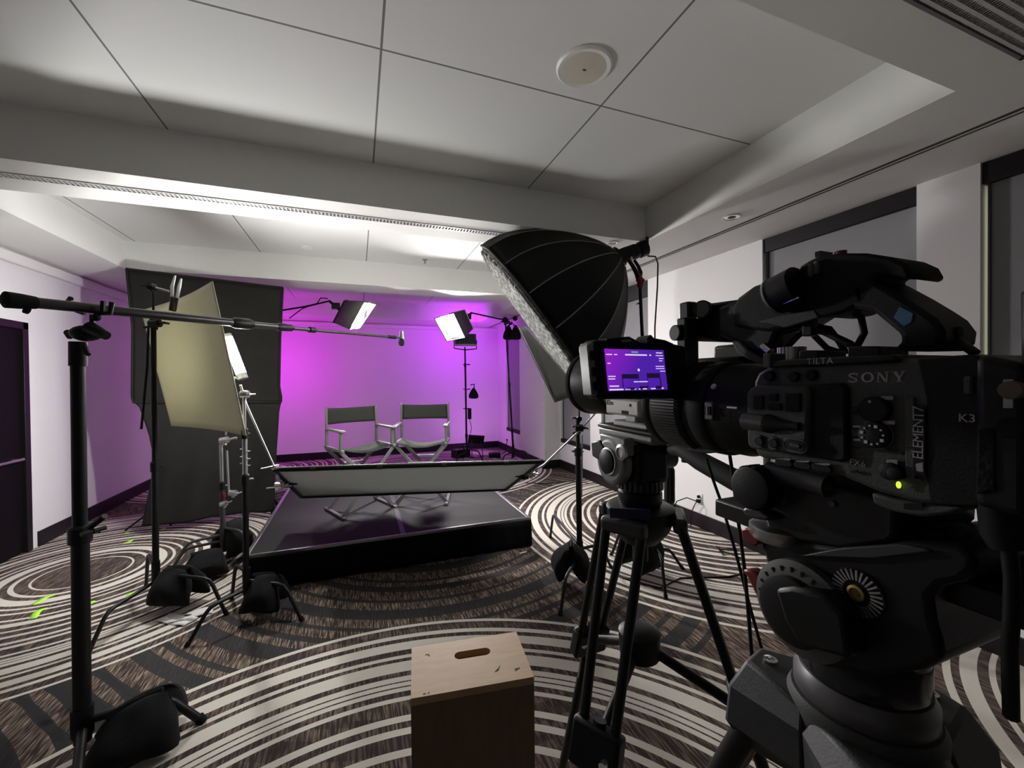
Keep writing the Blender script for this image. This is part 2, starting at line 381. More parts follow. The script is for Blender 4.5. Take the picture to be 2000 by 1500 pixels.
    # ceiling fittings
    v = thing('ceiling_vent', 'long slotted air vent under the white beam, running across the room', 'vent', (0, 3.43, ZS), 0)
    g = MB(); x = -2.40
    while x < 1.42:
        g.box((x, 3.43, ZS-.004), (.010, .052, .006)); x += .026
    g.build('grille', M['grillelight'], v); MB().bb((-2.41, 3.398, ZS-.0015), (1.42, 3.462, ZS+.001)).build('slot', M['grille'], v)
    MB().bb((-2.42, 3.392, ZS-.007), (1.43, 3.4, ZS)).bb((-2.42, 3.46, ZS-.007), (1.43, 3.468, ZS)).build('vent_frame', M['whiteplastic'], v)
    v = thing('ceiling_vent', 'dark metal air grille at the top right corner of the photo', 'vent', (1.5, .75, ZS), 0)
    g = MB()
    for q in range(6): g.bb((-.2, .665+q*.031, ZS-.012), (2.50, .677+q*.031, ZS-.004))
    x = -.19
    while x < 2.49:
        g.bb((x, .66, ZS-.009), (x+.003, .838, ZS-.003)); x += .0135
    g.build('grille', M['grillelight'], v); MB().bb((-.2, .655, ZS-.002), (2.505, .842, ZS+.001)).build('plenum', M['gap_shade'], v)
    MB().bb((-.2, .838, ZS-.014), (2.51, .85, ZS)).bb((2.495, .65, ZS-.014), (2.51, .85, ZS)).build('vent_frame', M['grille'], v)
    s = thing('ceiling_speaker', 'round beige speaker set in the ceiling panel', 'speaker', (1.10, 1.853, ZC))
    MB().lathe([(.142, 0), (.142, -.006), (.132, -.014), (.126, -.012)], (1.10, 1.853, ZC), (0, 0, 1), 48).build('speaker_ring', M['whiteplastic'], s)
    MB().lathe([(.127, -.004), (.127, -.011), (.06, -.0155), (.001, -.0165)], (1.10, 1.853, ZC), (0, 0, 1), 48).build('speaker_grille', M['beige'], s)
    MB().box((1.10, 1.853, ZC-.0175), (.018, .006, .002)).build('badge', M['camgrey'], s)
    for (x, y, r, lab_) in ((2.80, 2.474, .068, 'recessed chrome downlight in the right soffit, switched off'), (2.25, 3.30, .05, 'small pale recessed light under the beam beside the softbox')):
        s = thing('downlight', lab_, 'ceiling light', (x, y, ZS))
        MB().lathe([(r, -.001), (r, -.007), (r*.86, -.008), (r*.80, -.002)], (x, y, ZS), (0, 0, 1), 36, cap=False).build('trim_ring', M['whiteplastic'], s)
        MB().lathe([(r*.82, -.003), (r*.6, -.0022), (r*.55, -.0018), (.001, -.0016)], (x, y, ZS), (0, 0, 1), 36).build('reflector', M['chrome'] if r > .06 else M['whiteplastic'], s)
        if r > .06: MB().lathe([(r*.45, -.0035), (r*.3, -.005), (.001, -.006)], (x, y, ZS), (0, 0, 1), 24).build('lamp', M['camdark'], s)
    s = thing('sprinkler', 'small metal sprinkler head on the ceiling above the back lights', 'sprinkler', (.846, 5.5, ZC))
    MB().lathe([(.035, 0), (.035, -.008), (.012, -.012), (.012, -.03)], (.846, 5.5, ZC), (0, 0, 1), 20).build('escutcheon', M['lightgrey'], s)
    MB().cyl((.846, 5.5, ZC-.03), (.846, 5.5, ZC-.055), .006, .018).build('deflector', M['steel'], s)
    tag(MB().lathe([(.065, 0), (.065, -.012), (.05, -.022), (.001, -.024)], (-.54, 5.42, ZC), (0, 0, 1), 32).build('smoke_detector', M['whiteplastic']), 'flat white detector disc on the far ceiling', 'detector')
    # outlet with plugs
    o = thing('wall_outlet', 'white wall outlet with black plugs above the right baseboard', 'outlet', (XR, 3.54, .33))
    MB().bb((XR-.006, 3.50, .26), (XR, 3.58, .38)).build('cover_plate', M['whiteplastic'], o, bevel=.002)
    MB().bb((XR-.04, 3.52, .275), (XR-.006, 3.56, .31)).bb((XR-.035, 3.53, .325), (XR-.006, 3.55, .355)).build('plug', M['rubber'], o, bevel=.004)
    def drop(pts, r=.004): return MB().tube(pts, r, 7)
    cs = MB()
    o1 = V((XR-.04, 3.54, .29))
    cs.tube([o1, o1+V((-.05, .10, .02)), o1+V((-.08, .22, -.05)), o1+V((-.09, .28, -.17)), (XR-.10, 3.84, .004)], .006, 7)
    cs.tube([o1, o1+V((-.05, -.02, -.02)), o1+V((-.06, .03, -.14)), (XR-.09, 3.58, .004)], .005, 7)
    tag(cs.build('extension_cord', M['coil']), 'black power cords hanging from the wall outlet to the floor', 'cord')
room()
# ================================================================== STAGE AND CHAIRS
SX0, SX1, SY0, SY1, SH = -.845, 1.568, 3.765, 6.20, .288
def deck_mat():
    m = mat('worn black stage deck', (.0085, .0085, .0095), .72, spec=.25, var=.45, scale=7, bump=.2, bscale=200, stretch=(1.5, 9, 1)); return m
M['deck'] = deck_mat()
def stage():
    t = thing('stage_platform', 'low black portable stage with skirt under the two chairs', 'stage', (.36, 5, 0))
    MB().bb((SX0, SY0, SH-.05), (.355, SY1, SH)).build('deck_panel', M['deck'], t, bevel=.003)
    MB().bb((.367, SY0, SH-.05), (SX1, SY1, SH)).build('deck_panel', M['deck'], t, bevel=.003)
    MB().bb((.340, SY0-.001, SH-.052), (.382, SY1+.001, SH+.0025)).build('seam_strip', M['gunmetal'], t)
    e = MB(); w = .022
    e.bb((SX0-.008, SY0-.008, SH-.06), (SX1+.008, SY0+w*.4, SH+.003)).bb((SX0-.008, SY1-w*.4, SH-.06), (SX1+.008, SY1+.008, SH+.003))
    e.bb((SX0-.008, SY0, SH-.06), (SX0+w, SY1, SH+.003)).bb((SX1-w, SY0, SH-.06), (SX1+.008, SY1, SH+.003))
    e.build('edge_rail', M['deckedge'], t, bevel=.003)
    for x in (SX0+.1, .36, SX1-.1):
        for y in (SY0+.2, SY1-.2):
            MB().cyl((x, y, 0), (x, y, SH-.05), .02).build('leg', M['blackmetal'], t)
    def skirt(p0, p1, n):
        p0, p1 = V(p0), V(p1); d = (p1-p0).normalized(); nn = V((d.y, -d.x, 0))
        def f(u, v):
            p = p0.lerp(p1, u); pl = math.sin(u*n*2*PI)
            fold = .004*pl + .010*max(0, math.cos(u*n*2*PI*.25))**8
            return p + nn*(.012+fold*(.3+v)) + V((0, 0, SH-.025-(SH-.032)*v))
        return MB().grid(f, 140, 5)
    skirt((SX0-.01, SY0-.008, 0), (SX1+.01, SY0-.008, 0), 16).build('skirt_front', M['skirt'], t, solid=.003, ang=80)
    skirt((SX1+.008, SY0, 0), (SX1+.008, SY1, 0), 14).build('skirt_side', M['skirt'], t, solid=.003, ang=80)
    skirt((SX0-.008, SY1, 0), (SX0-.008, SY0, 0), 14).build('skirt_side', M['skirt'], t, solid=.003, ang=80)
    p = FZ(1022, 1079)
    tag(MB().box(p+V((0, 0, .0008)), (.07, .02, .0012), Matrix.Rotation(.15, 3, 'Z')).build('floor_tape', M['whitetape']), 'short strip of white tape at the front right corner of the stage', 'tape')
stage()

def director_chair(label):
    t = local('director_chair', label, 'chair', 'tall director chairs on the stage')
    W, Z = .275, .67
    def seat(u, v): return V((-W+2*W*u, -.20+.40*v, Z+.012-.055*math.sin(PI*u)))
    MB().grid(seat, 14, 6).build('seat', M['canvas'], t, solid=.004)
    def back(u, v): return V((-W-.005+(2*W+.01)*u, .195+.03*math.sin(PI*u)+.02*v, .905+.175*v-.012*math.sin(PI*u)*(v-.3)))
    MB().grid(back, 14, 5).build('backrest', M['canvas'], t, solid=.004)
    for s in (-1, 1):
        x = s*W
        MB().box((x, 0, Z), (.034, .46, .03)).build('seat_rail', M['chairwood'], t, bevel=.005)
        MB().bb((x-.014, .185, Z-.03), (x+.014, .213, .86)).bb((x-.012, .188, .85), (x+.012, .214, 1.085)).cyl((x, .201, 1.085), (x, .201, 1.10), .008).build('back_post', M['chairwood'], t, bevel=.004)
        MB().bb((x-.013, -.19, Z-.03), (x+.013, -.16, .855)).build('arm_post', M['chairwood'], t, bevel=.004)
        MB().bb((x-.026, -.245, .852), (x+.026, .18, .876)).build('armrest', M['chairwood'], t, bevel=.008)
        MB().box((x, 0, .014), (.036, .50, .028)).build('foot_rail', M['chairwood'], t, bevel=.005)
        for y, dy in ((-.185, .012), (.185, -.012)):
            a, b = V((-x, y+s*.014, Z-.012)), V((x, y+s*.014, .02)); dv = b-a
            R = Matrix.Rotation(math.atan2(dv.x, -dv.z)*-1, 3, 'Y')
            MB().box((a+b)/2, (.036, .022, dv.length), R).build('leg', M['chairwood'], t, bevel=.004)
    for y in (-.215, .215): MB().bb((-.135, y-.011, .452), (.135, y+.011, .482)).build('stretcher', M['steel'], t, bevel=.004, label='pale metal stretcher')
    for y in (-.185, .185): MB().cyl((0, y-.035, .345), (0, y+.035, .345), .008, n=12).build('pivot_bolt', M['steel'], t)
    return t
ch = director_chair('director chair with grey canvas, left of the two on the stage')
place(ch, (.015, 4.68, SH), math.radians(23.5))
c2 = copy_tree(ch); c2['label'] = 'director chair with grey canvas, right of the two on the stage'
place(c2, (.685, 4.76, SH), math.radians(-16))

# ================================================================== GRIP STANDS
def knob(mb, p, d, s=1.0):
    d = V(d).normalized(); x, y, z = frame(d)
    mb.cyl(V(p), V(p)+d*.022*s, .007*s, n=8); mb.box(V(p)+d*.030*s, (.010*s, .010*s, .010*s))
    mb.tube([V(p)+d*.03*s+x*.026*s, V(p)+d*.03*s, V(p)+d*.03*s-x*.026*s], .006*s, 8)
def grip_stand(label, base, sections, feet, lean=(0, 0), group='grip stands', mt='blackmetal', hub=(.20, .26, .32), leg_r=.0125, top_mt=None, name='grip_stand'):
    """turtle based stand: sections = [(top z, radius)...] from the floor up, feet = offsets on the floor"""
    b = V((base[0], base[1], 0)); t = thing(name, label, 'light stand', b, 0, group)
    H = sections[-1][0]
    def ax(z): return b + V((lean[0]*z/H, lean[1]*z/H, z))
    z0 = .10
    for k, (z1, r) in enumerate(sections):
        m = M[mt] if (k == 0 or not top_mt) else M[top_mt]
        MB().tube([ax(z0), ax(z1)], r, 16).build('column' if k == 0 else 'riser', m, t)
        if k < len(sections)-1:
            c = MB().tube([ax(z1-.045), ax(z1+.02)], r*1.32, 16).tube([ax(z1+.02), ax(z1+.03)], [r*1.32, r*.9], 16); c.build('collar', M['blackplastic'], t)
            kb = MB(); a = k*1.1+.4; knob(kb, ax(z1-.012)+V((math.cos(a), math.sin(a), 0))*r*1.2, (math.cos(a), math.sin(a), 0), .75); kb.build('tee_knob', M[top_mt or mt], t)
        z0 = z1-.02
    for k, (dx, dy) in enumerate(feet):
        d = V((dx, dy, 0)); L = d.length; u = d/L; h = hub[k % 3]
        bend = b+u*(L-.125)+V((0, 0, h*.90)); foot = b+u*L+V((0, 0, leg_r))
        pts = [ax(h)+u*.02, b+u*(L-.17)+V((0, 0, h*.95)), bend, b+u*(L-.095)+V((0, 0, h*.76)), foot]
        lg = MB().tube(pts, leg_r, 12).build('leg', M[mt], t)
        MB().tube([foot+V((0, 0, .012))-u*.004+V((0, 0, 0)), foot+u*.012-V((0, 0, leg_r-.001))], [leg_r*1.2, leg_r*1.25], 12).build('foot_cap', M['rubber'], lg)
        MB().tube([ax(h-.03), ax(h+.03)], sections[0][1]*1.25, 16).build('leg_socket', M[mt], t)
    return t, ax
def sandbag(label, loc, rz, L, h, zb, w, group='sandbags', strap=False, slope=0.0):
    """saddle bag hung over a leg: narrow ridge along x at height h, pouches slumping down to zb on each side"""
    t = local('sandbag', label, 'sandbag', group); seed = random.random()*50
    for s in (-1, 1):
        rings = []; n = 16
        for i in range(11):
            u = i/10; e = (1-abs(2*u-1)**3)*.80+.20; ring = []
            for j in range(n):
                a = 2*PI*j/n; up = math.sin(a)
                top = .5+.5*up
                x = (u-.5)*L*(1.16-.50*top)+.03*math.sin(seed)*top
                th = w*.46*e*(1-.72*max(0, up))*(1 if up > -.5 else 1.05)
                z = zb+(h-zb)*(top**.85)*(.90+.10*e)+slope*x*top
                p = V((x, s*(w*.10+w*.42*(1-top)**.8)+th*math.cos(a), z))
                q = noise.noise(p*11+V((seed, s, 0)))*.034*(h-zb)/.2 + noise.noise(p*27+V((seed, s, 3)))*.012
                ring.append(p+V((q*.5, math.cos(a)*q, up*q*.35)))
            rings.append(ring)
        MB().loft(rings).build('pouch', M['bagcloth'], t, sub=1, ang=70)
    MB().loft([[V((-L*.30, -w*.1, h-.02-slope*L*.3)), V((-L*.30, w*.1, h-.02-slope*L*.3)), V((-L*.30, 0, h+.004-slope*L*.3))], [V((0, -w*.13, h-.018)), V((0, w*.13, h-.018)), V((0, 0, h+.008))], [V((L*.30, -w*.1, h-.02+slope*L*.3)), V((L*.30, w*.1, h-.02+slope*L*.3)), V((L*.30, 0, h+.004+slope*L*.3))]]).build('saddle', M['bagcloth'], t, bevel=.006)
    if strap: MB().tube([(-L*.14, 0, h), (-L*.10, .0, h+.022), (0, .008, h+.03), (L*.10, 0, h+.022), (L*.14, 0, h)], .007, 8).build('handle_strap', M['rubber'], t)
    return place(t, loc, rz)
def grip_head(mb, c, ax_, s=1.0):
    c = V(c); x, y, z = frame(ax_)
    mb.cyl(c-z*.032*s, c+z*.032*s, .030*s, n=20); mb.cyl(c+z*.032*s, c+z*.06*s, .010*s, n=10)
    mb.tube([c+z*.062*s+x*.045*s, c+z*.06*s, c+z*.062*s-x*.045*s], .008*s, 8); mb.cyl(c-y*.045*s, c+y*.02*s, .014*s, n=10)

# --- A: stand on the left that carries the top corner of the bounce board
bA = FZ(305, 1188)
topA = D(300, 622, 2.998); tipA = D(297, 566, 2.998)
stA, axA = grip_stand('black grip stand with bent legs holding the top of the bounce board', bA, [(1.05, .0205), (topA.z, .0165), (tipA.z, .0075)],
    [(FZ(175, 1275)-bA)[:2], (FZ(440, 1200)-bA)[:2], (-.22, .42)], lean=(topA.x-bA.x, topA.y-bA.y))
def partA():
    mb = MB(); grip_head(mb, D(303, 632, 2.99), CR+CU*.1, 1.0); mb.tube([D(281, 640, 2.99), D(322, 630, 2.99)], .009, 8); mb.build('grip_head', M['blackmetal'], stA)
    mb = MB(); grip_head(mb, D(297, 560, 2.99), CF*-1, .8); mb.build('grip_head', M['blackmetal'], stA)
    MB().tube([D(298, 560, 2.99), D(330, 569, 3.02)], .008, 10).build('stub_arm', M['steel'], stA)
    MB().tube([D(290, 640, 2.97), D(287, 720, 2.98), D(276, 838, 2.98)], .008, 8).build('spare_arm', M['blackmetal'], stA)
partA()
sandbag('black sandbag on the bent legged stand left of the stage, above the floor papers', bA+V((.15, -.03, 0)), -.42, .30, .30, .055, .19)
# papers on the carpet under the bag
for k, (q, r_, lb) in enumerate((((345, 1212), -.6, 'crumpled white paper on the carpet under the left sandbag'), ((372, 1203), .2, 'folded white paper beside the first one under the left sandbag'))):
    p = FZ(*q)
    tag(MB().grid(lambda u, v: p+Matrix.Rotation(r_, 3, 'Z')@V(((u-.5)*.26, (v-.5)*.10, .006+.006*math.sin(u*9+k)+.004*math.sin(v*7))), 10, 5).build('paper', M['whitetape'], solid=.001), lb, 'paper')

# --- B: stand at the left front corner of the stage
bB = FZ(482, 1206); tB = 2.887
topB = D(477, 770, tB)
stB, axB = grip_stand('black grip stand at the near left corner of the stage', bB, [(.98, .0195), (1.30, .0165), (topB.z, .0105)],
    [(FZ(368, 1262)-bB)[:2], (FZ(588, 1212)-bB)[:2], (-.17, .33)], lean=(topB.x-bB.x, topB.y-bB.y), top_mt='steel')
def partB():
    mb = MB()
    grip_head(mb, D(478, 770, tB), CR, .8); mb.build('grip_head', M['steel'], stB, label='bright grip head')
    MB().tube([D(470, 752, tB), D(481, 790, tB+.03), D(536, 913, 2.98)], .0075, 10).build('grip_arm', M['steel'], stB, label='thin steel arm slanting down to the grey reflector')
    MB().tube([D(510, 916, 2.95), D(545, 909, 2.96)], .006, 8).cyl(D(533, 913, 2.96), D(541, 912, 2.99), .02).build('end_clamp', M['steel'], stB)
    mb = MB(); grip_head(mb, D(545, 948, 3.15), CR, .8); mb.tube([D(520, 954, 3.1), D(570, 949, 3.2)], .006, 8).tube([D(541, 925, 3.05), D(550, 947, 3.15)], .006, 8); mb.build('end_clamp', M['chrome'], stB)
    for y in (877, 892, 905): 
        mb = MB(); knob(mb, D(476, y, tB), -CR, .55); knob(mb, D(482, y+4, tB), CR, .5); mb.build('tee_knob', M['steel'], stB)
partB()
sandbag('black sandbag on the stand at the near left corner of the stage', bB+V((.11, -.01, 0)), -.25, .25, .30, .06, .17)

# --- C: short stand further back holding the tube lamp
bC = FZ(437, 1098); tC = 3.75
topC = D(432, 866, tC)
stC, axC = grip_stand('steel grip stand behind the others holding the bare tube lamp', bC, [(.72, .021), (topC.z, .015)],
    [(FZ(330, 1120)-bC)[:2], (-.36, -.12), (.27, -.16)], lean=(topC.x-bC.x, topC.y-bC.y), mt='gunmetal', top_mt='steel')
def partC():
    mb = MB(); grip_head(mb, D(438, 860, tC), CR+CU*.2, 1.0); mb.cyl(D(440, 860, tC), D(462, 855, tC), .011); mb.build('grip_head', M['steel'], stC)
    MB().tube([D(443, 880, tC-.02), D(447, 958, tC-.02)], .009, 10).build('hanging_arm', M['steel'], stC)
    mb = MB(); grip_head(mb, D(455, 963, tC-.02), CR, .9); mb.build('grip_head', M['steel'], stC)
    mb = MB(); grip_head(mb, D(437, 984, tC-.02), CR+CU*.3, .8); mb.build('grip_head', M['steel'], stC)
    MB().tube([axC(.60), axC(.64)], .026, 16).build('colour_band', M['red'], stC, label='red identification band')
    MB().tube([D(441, 850, tC), D(446, 800, tC), D(452, 760, tC), D(459, 738, tC)], .0075, 10).build('grip_arm', M['steel'], stC)
partC()
sandbag('black sandbag on the carpet behind the left stand', FZ(395, 1130)+V((0, .05, 0)), .35, .30, .22, .01, .20)
sandbag('black sandbag on the base of the short steel stand', bC+V((.06, .08, 0)), 1.0, .28, .36, .05, .20)
# tube lamp
def tube_lamp():
    a, b = D(444, 660, tC), D(471, 730, tC); t = thing('tube_light', 'short glowing white tube lamp at the edge of the cream bounce board', 'light', b)
    u = (b-a).normalized()
    fd = V((-.22, -1, .15)); fd = (fd-u*fd.dot(u)).normalized(); sd = u.cross(fd); hf = [(math.radians(q), .040) for q in range(-126, 127, 18)]
    pr = [fd*math.cos(q)*r+sd*math.sin(q)*r for q, r in hf]
    MB().prism([a+q for q in pr], b-a).build('lamp_tube', M['tube_em'], t)
    pr = [fd*math.cos(math.radians(q))*.043+sd*math.sin(math.radians(q))*.043 for q in range(128, 233, 13)]
    MB().prism([a+q-fd*.004 for q in pr], b-a).build('tube_housing', M['lightgrey'], t)
    MB().tube([a-u*.03, a], .043, 20).build('end_cap', M['lightgrey'], t); MB().tube([b, b+u*.05], .043, 20).build('end_cap', M['lightgrey'], t)
    MB().tube([D(461, 688, tC+.02), D(466, 692, tC+.02), D(467, 730, tC+.02), D(463, 740, tC+.01), D(458, 736, tC)], .006, 8).build('bracket', M['chrome'], t)
M['tube_em'] = emit('tube lamp glow', (1, .985, .955), 620)
tube_lamp()
# --- cream bounce board, bowed
def bounce():
    tR, tL = 2.86, 3.50
    TR, BR, TL, BL = D(415, 549, tR), D(481, 851, tR-.02), D(276, 606, tL), D(321, 834, tL-.1)
    nrm = ((TR-TL).cross(TR-BR)).normalized()
    if nrm.dot(CO-TR) < 0: nrm = -nrm
    def f(u, v):
        p = (TL.lerp(TR, u)).lerp(BL.lerp(BR, u), v)
        bow = .05*math.sin(PI*u)+.05*(1-u)**2*v
        return p - nrm*bow + V((0, 0, .0))
    o = MB().grid(f, 40, 20).build('bounce_board', M['bounce'], solid=.006, ang=60)
    tag(o, 'bowed cream bounce board clamped between two black stands', 'reflector')
    c = thing('spring_clamp', 'white spring clamp with open handles gripping the top of the bounce board', 'clamp', D(345, 575, 3.1))
    for s in (-1, 1):
        MB().tube([D(341+s*5, 582, 3.1), D(343+s*7, 560, 3.1), D(348+s*6, 541+s*3, 3.1)], [.010, .012, .006], 10).build('handle', M['whiteplastic'], c)
        MB().tube([D(341+s*4, 580, 3.1+s*.02), D(337+s*2, 606, 3.14+s*.03)], [.014, .018], 10).build('jaw', M['gunmetal'], c)
    return o
bounce()
# --- black collapsible backdrop
def backdrop():
    L = {0: (247, 525), .22: (259, 640), .45: (258, 775), .50: (261, 786), .505: (270, 789), .62: (290, 850), .74: (300, 905), .86: (286, 975), 1: (275, 1032)}
    R = {0: (553, 562), .25: (548, 660), .44: (546, 755), .49: (551, 781), .53: (546, 800), .70: (541, 880), 1: (536, 1000)}
    def itp(T, v):
        k = sorted(T)
        for a, b in zip(k, k[1:]):
            if v <= b:
                w = (v-a)/(b-a); return T[a][0]*(1-w)+T[b][0]*w, T[a][1]*(1-w)+T[b][1]*w
        return T[k[-1]]
    tL, tR = 4.47, 5.06
    def f(u, v):
        p = D(*itp(L, v), tL).lerp(D(*itp(R, v), tR), u)
        low = max(0, v-.5)*2
        wob = .05*low*math.sin(u*8+.6+v*2)*(1 if u > .02 else .3) + .035*(1-abs(2*v-.5) if v < .5 else 0)*math.sin(PI*u) + .02*low*math.sin(u*23+v*3)
        return p + V((0, wob, .02 if v > .99 else 0))
    t = thing('backdrop', 'tall black collapsible backdrop behind the bounce board', 'backdrop', (D(262, 1030, tL)+D(536, 1000, tR))/2*1.0)
    MB().grid(lambda u, v: f(u, v*.5), 40, 24).build('upper_panel', M['blackcloth'], t, solid=.004, ang=70)
    MB().grid(lambda u, v: f(u, .497+v*.503), 44, 24).build('lower_drape', M['blackcloth'], t, solid=.004, ang=70)
    for v in (0.0, .5): MB().tube([f(q/12, v)+V((0, -.012, 0)) for q in range(13)], .011, 8).build('hem_rod', M['blackcloth'], t)
    for u in (0.0, 1.0): MB().tube([f(u, q/24*.5)+V((0, -.008, 0)) for q in range(25)], .010, 8).build('side_rim', M['blackcloth'], t)
    for x in (.12, .88):
        a = f(x, 0); MB().tube([(a.x, a.y+.10, .02), (a.x, a.y+.06, a.z)], .012, 8).build('upright_pole', M['blackmetal'], t)
        for q in (-.3, .12): MB().tube([(a.x, a.y+.10, .25), (a.x+q, a.y+.14, .012)], .010, 8).build('leg', M['blackmetal'], t)
        MB().tube([(a.x, a.y+.10, .25), (a.x, a.y+.46, .012)], .010, 8).build('leg', M['blackmetal'], t)
backdrop()
# --- green tape marks
lab = ['long green tape mark on the pale ring left of the boom stand', 'green tape mark closest to the lower left of the photo', 'green tape mark just left of the bent legged stand', 'small green tape mark right beside the boom stand pole',
       'faint tape mark on the ring nearest the black backdrop', 'small tape mark below the left hem of the backdrop', 'tiny tape mark on the carpet right below the backdrop']
ends = [((62, 1181), (106, 1161)), ((59, 1209), (86, 1188)), ((243, 1173), (262, 1157)), ((171, 1182), (180, 1174)), ((243, 1061), (263, 1053)), ((243, 1043), (249, 1040)), ((316, 1034), (322, 1031))]
for (a_, b_), lb in zip(ends, lab):
    p, q = FZ(*a_, .0008), FZ(*b_, .0008); dv = (q-p); sd = V((-dv.y, dv.x, 0)).normalized()*min(.022, dv.length*.25+.006)
    tag(MB().grid(lambda u, v: p+dv*u+sd*(2*v-1)+sd*.5*math.sin(u*5+dv.length*30)+V((0, 0, .0012*abs(math.sin(u*7)))), 8, 2).build('tape_mark', M['tape'], solid=.0006), lb, 'tape', 'green tape marks')
# --- boom stand in the left foreground
bS = FZ(162, 1492); tS = 1.78
topS = D(152, 690, tS)
def boom():
    st, ax = grip_stand('thick black stand in the left foreground carrying the boom pole', bS, [(D(160, 1040, tS).z, .030), (topS.z, .0245)], [(FZ(390, 1412)-bS)[:2], (.17, -.40), (-.20, .42)],
        lean=(topS.x-bS.x, topS.y-bS.y), hub=(.185, .16, .22), leg_r=.018)
    MB().tube([D(153, 715, tS), D(153, 668, tS)], .031, 20).build('top_collar', M['blackplastic'], st)
    MB().tube([D(162, 672, tS-.02), D(170, 690, tS-.03), D(174, 693, tS-.03)], [.012, .010, .008], 8).build('lock_lever', M['blackplastic'], st)
    mb = MB(); mb.ball(D(168, 651, tS), .046, (1.2, 1.0, .75)); mb.tube([D(140, 655, tS), D(130, 648, tS)], [.020, .012], 10); mb.tube([D(175, 640, tS-.02), D(208, 656, tS-.03)], [.028, .018], 12)
    mb.tube([D(180, 640, tS), D(180, 615, tS)], .009, 10); mb.build('swivel_head', M['blackplastic'], st)
    mb = MB(); knob(mb, D(168, 1035, tS-.02), CR+CF*-.3, 1.6); mb.tube([D(170, 1035, tS-.02), D(205, 1008, tS-.03)], .012, 8); mb.build('clamp_handle', M['blackplastic'], st)
    mb = MB(); mb.tube([D(166, 612, tS), D(150, 607, tS-.01), D(132, 588, tS-.02), D(138, 583, tS-.03)], .010, 8); mb.tube([D(187, 612, tS), D(215, 612, tS), D(219, 590, tS)], .010, 8)
    mb.tube([D(200, 608, tS), D(201, 588, tS)], .009, 8); mb.ball(D(188, 620, tS-.01), .016); mb.build('pole_cradle', M['blackmetal'], st)
    P = lambda px: D(px, 585+(px-8)*(660-585)/777 + 2*math.sin((px-8)/777*PI), 1/(.6555-.000544*(px-8)))
    b = thing('boom_pole', 'long black telescopic boom pole lying across the left stand', 'boom pole', P(180))
    MB().tube([P(4), P(10), P(40), P(70)], [.018, .031, .029, .024], 18).build('foam_grip', M['rubber'], b)
    MB().tube([P(60), P(475)], .0215, 18).build('pole_section', M['pole'], b)
    MB().tube([P(452), P(460), P(485), P(492)], [.024, .033, .033, .026], 18).build('twist_collar', M['blackplastic'], b)
    MB().tube([P(490), P(548)], .0190, 16).build('pole_section', M['pole'], b)
    MB().tube([P(540), P(546), P(568), P(572)], [.02, .027, .024, .016], 16).build('twist_collar', M['blackplastic'], b)
    MB().tube([P(565), P(610)], .0135, 14).build('pole_section', M['pole'], b); MB().tube([P(604), P(614)], .021, 14).build('twist_collar', M['blackplastic'], b)
    MB().tube([P(610), P(764)], .0125, 14).build('pole_section', M['pole'], b)
    MB().tube([P(758), P(772)], .018, 12).build('tip_swivel', M['blackmetal'], b)
    MB().tube([P(48)+V((0, 0, -.03)), P(56)+V((0, 0, -.034))], .014, 10).build('strap_button', M['rubber'], b)
    for px in (201, 220): MB().tube([P(px)-V((0, 0, .02)), P(px)+V((0, 0, .036))], .007, 8).build('cradle_pin', M['rubber'], b)
    e = P(784); m_ = thing('microphone', 'small grey microphone hanging from the tip of the boom pole', 'microphone', e)
    MB().tube([P(772), P(783)], .008, 10).build('shock_mount', M['gunmetal'], m_)
    MB().tube([e+V((0, 0, .07)), e+V((0, 0, -.01))], [.016, .022], 14).build('microphone_body', M['gunmetal'], m_)
    MB().tube([e+V((0, 0, -.01)), e+V((0, 0, -.05)), e+V((0, 0, -.075)), e+V((0, 0, -.085))], [.026, .033, .027, .01], 16).build('windscreen', M['bagcloth'], m_)
    sandbag('large black sandbag hanging on the leg of the thick foreground stand', bS.lerp(FZ(390, 1412), .44)+V((.0, -.01, 0)), .17, .33, .215, .02, .24, slope=.22)
M['pole'] = mat('dark grey carbon pole', (.035, .033, .033), .3, .3, var=.2)
boom()
# ================================================================== GREY REFLECTOR IN FRONT OF THE STAGE
def reflector():
    TL = D(536, 917, 3.0); e1 = CR*1.955+CF*.2-CU*(-.02); e2 = CR*-.29+CF*.95-CU*.455
    t = thing('reflector_panel', 'wide grey reflector cloth in a black frame tilted over the stage front', 'reflector', TL+e1*.5+e2*.5)
    P = lambda u, v: TL+e1*u+e2*v
    MB().grid(lambda u, v: P(.012+.976*u, .02+.96*v)+V((0, 0, -.015*math.sin(PI*u)*math.sin(PI*v))), 20, 10).build('reflector_cloth', M['screenfabric'], t, solid=.002)
    for a, b in (((0, 0), (1, 0)), ((0, 1), (1, 1)), ((0, 0), (0, 1)), ((1, 0), (1, 1))):
        MB().tube([P(*a), P(*b)], .019, 12).build('frame_tube', M['blackmetal'], t)
    for u in (.14, .38, .62, .86):
        MB().tube([P(u, 0)-e1.normalized()*.02, P(u, 0)+e1.normalized()*.02], .022, 12).build('joint_sleeve', M['gunmetal'], t)
    for u in (0, 1):
        for v in (.45,):
            MB().box(P(u, v), (.07, .07, .05)).cyl(P(u, v), P(u, v)+CR*.07*(1 if u == 0 else -1), .012).build('frame_clamp', M['blackplastic'], t)
    return P
RP = reflector()
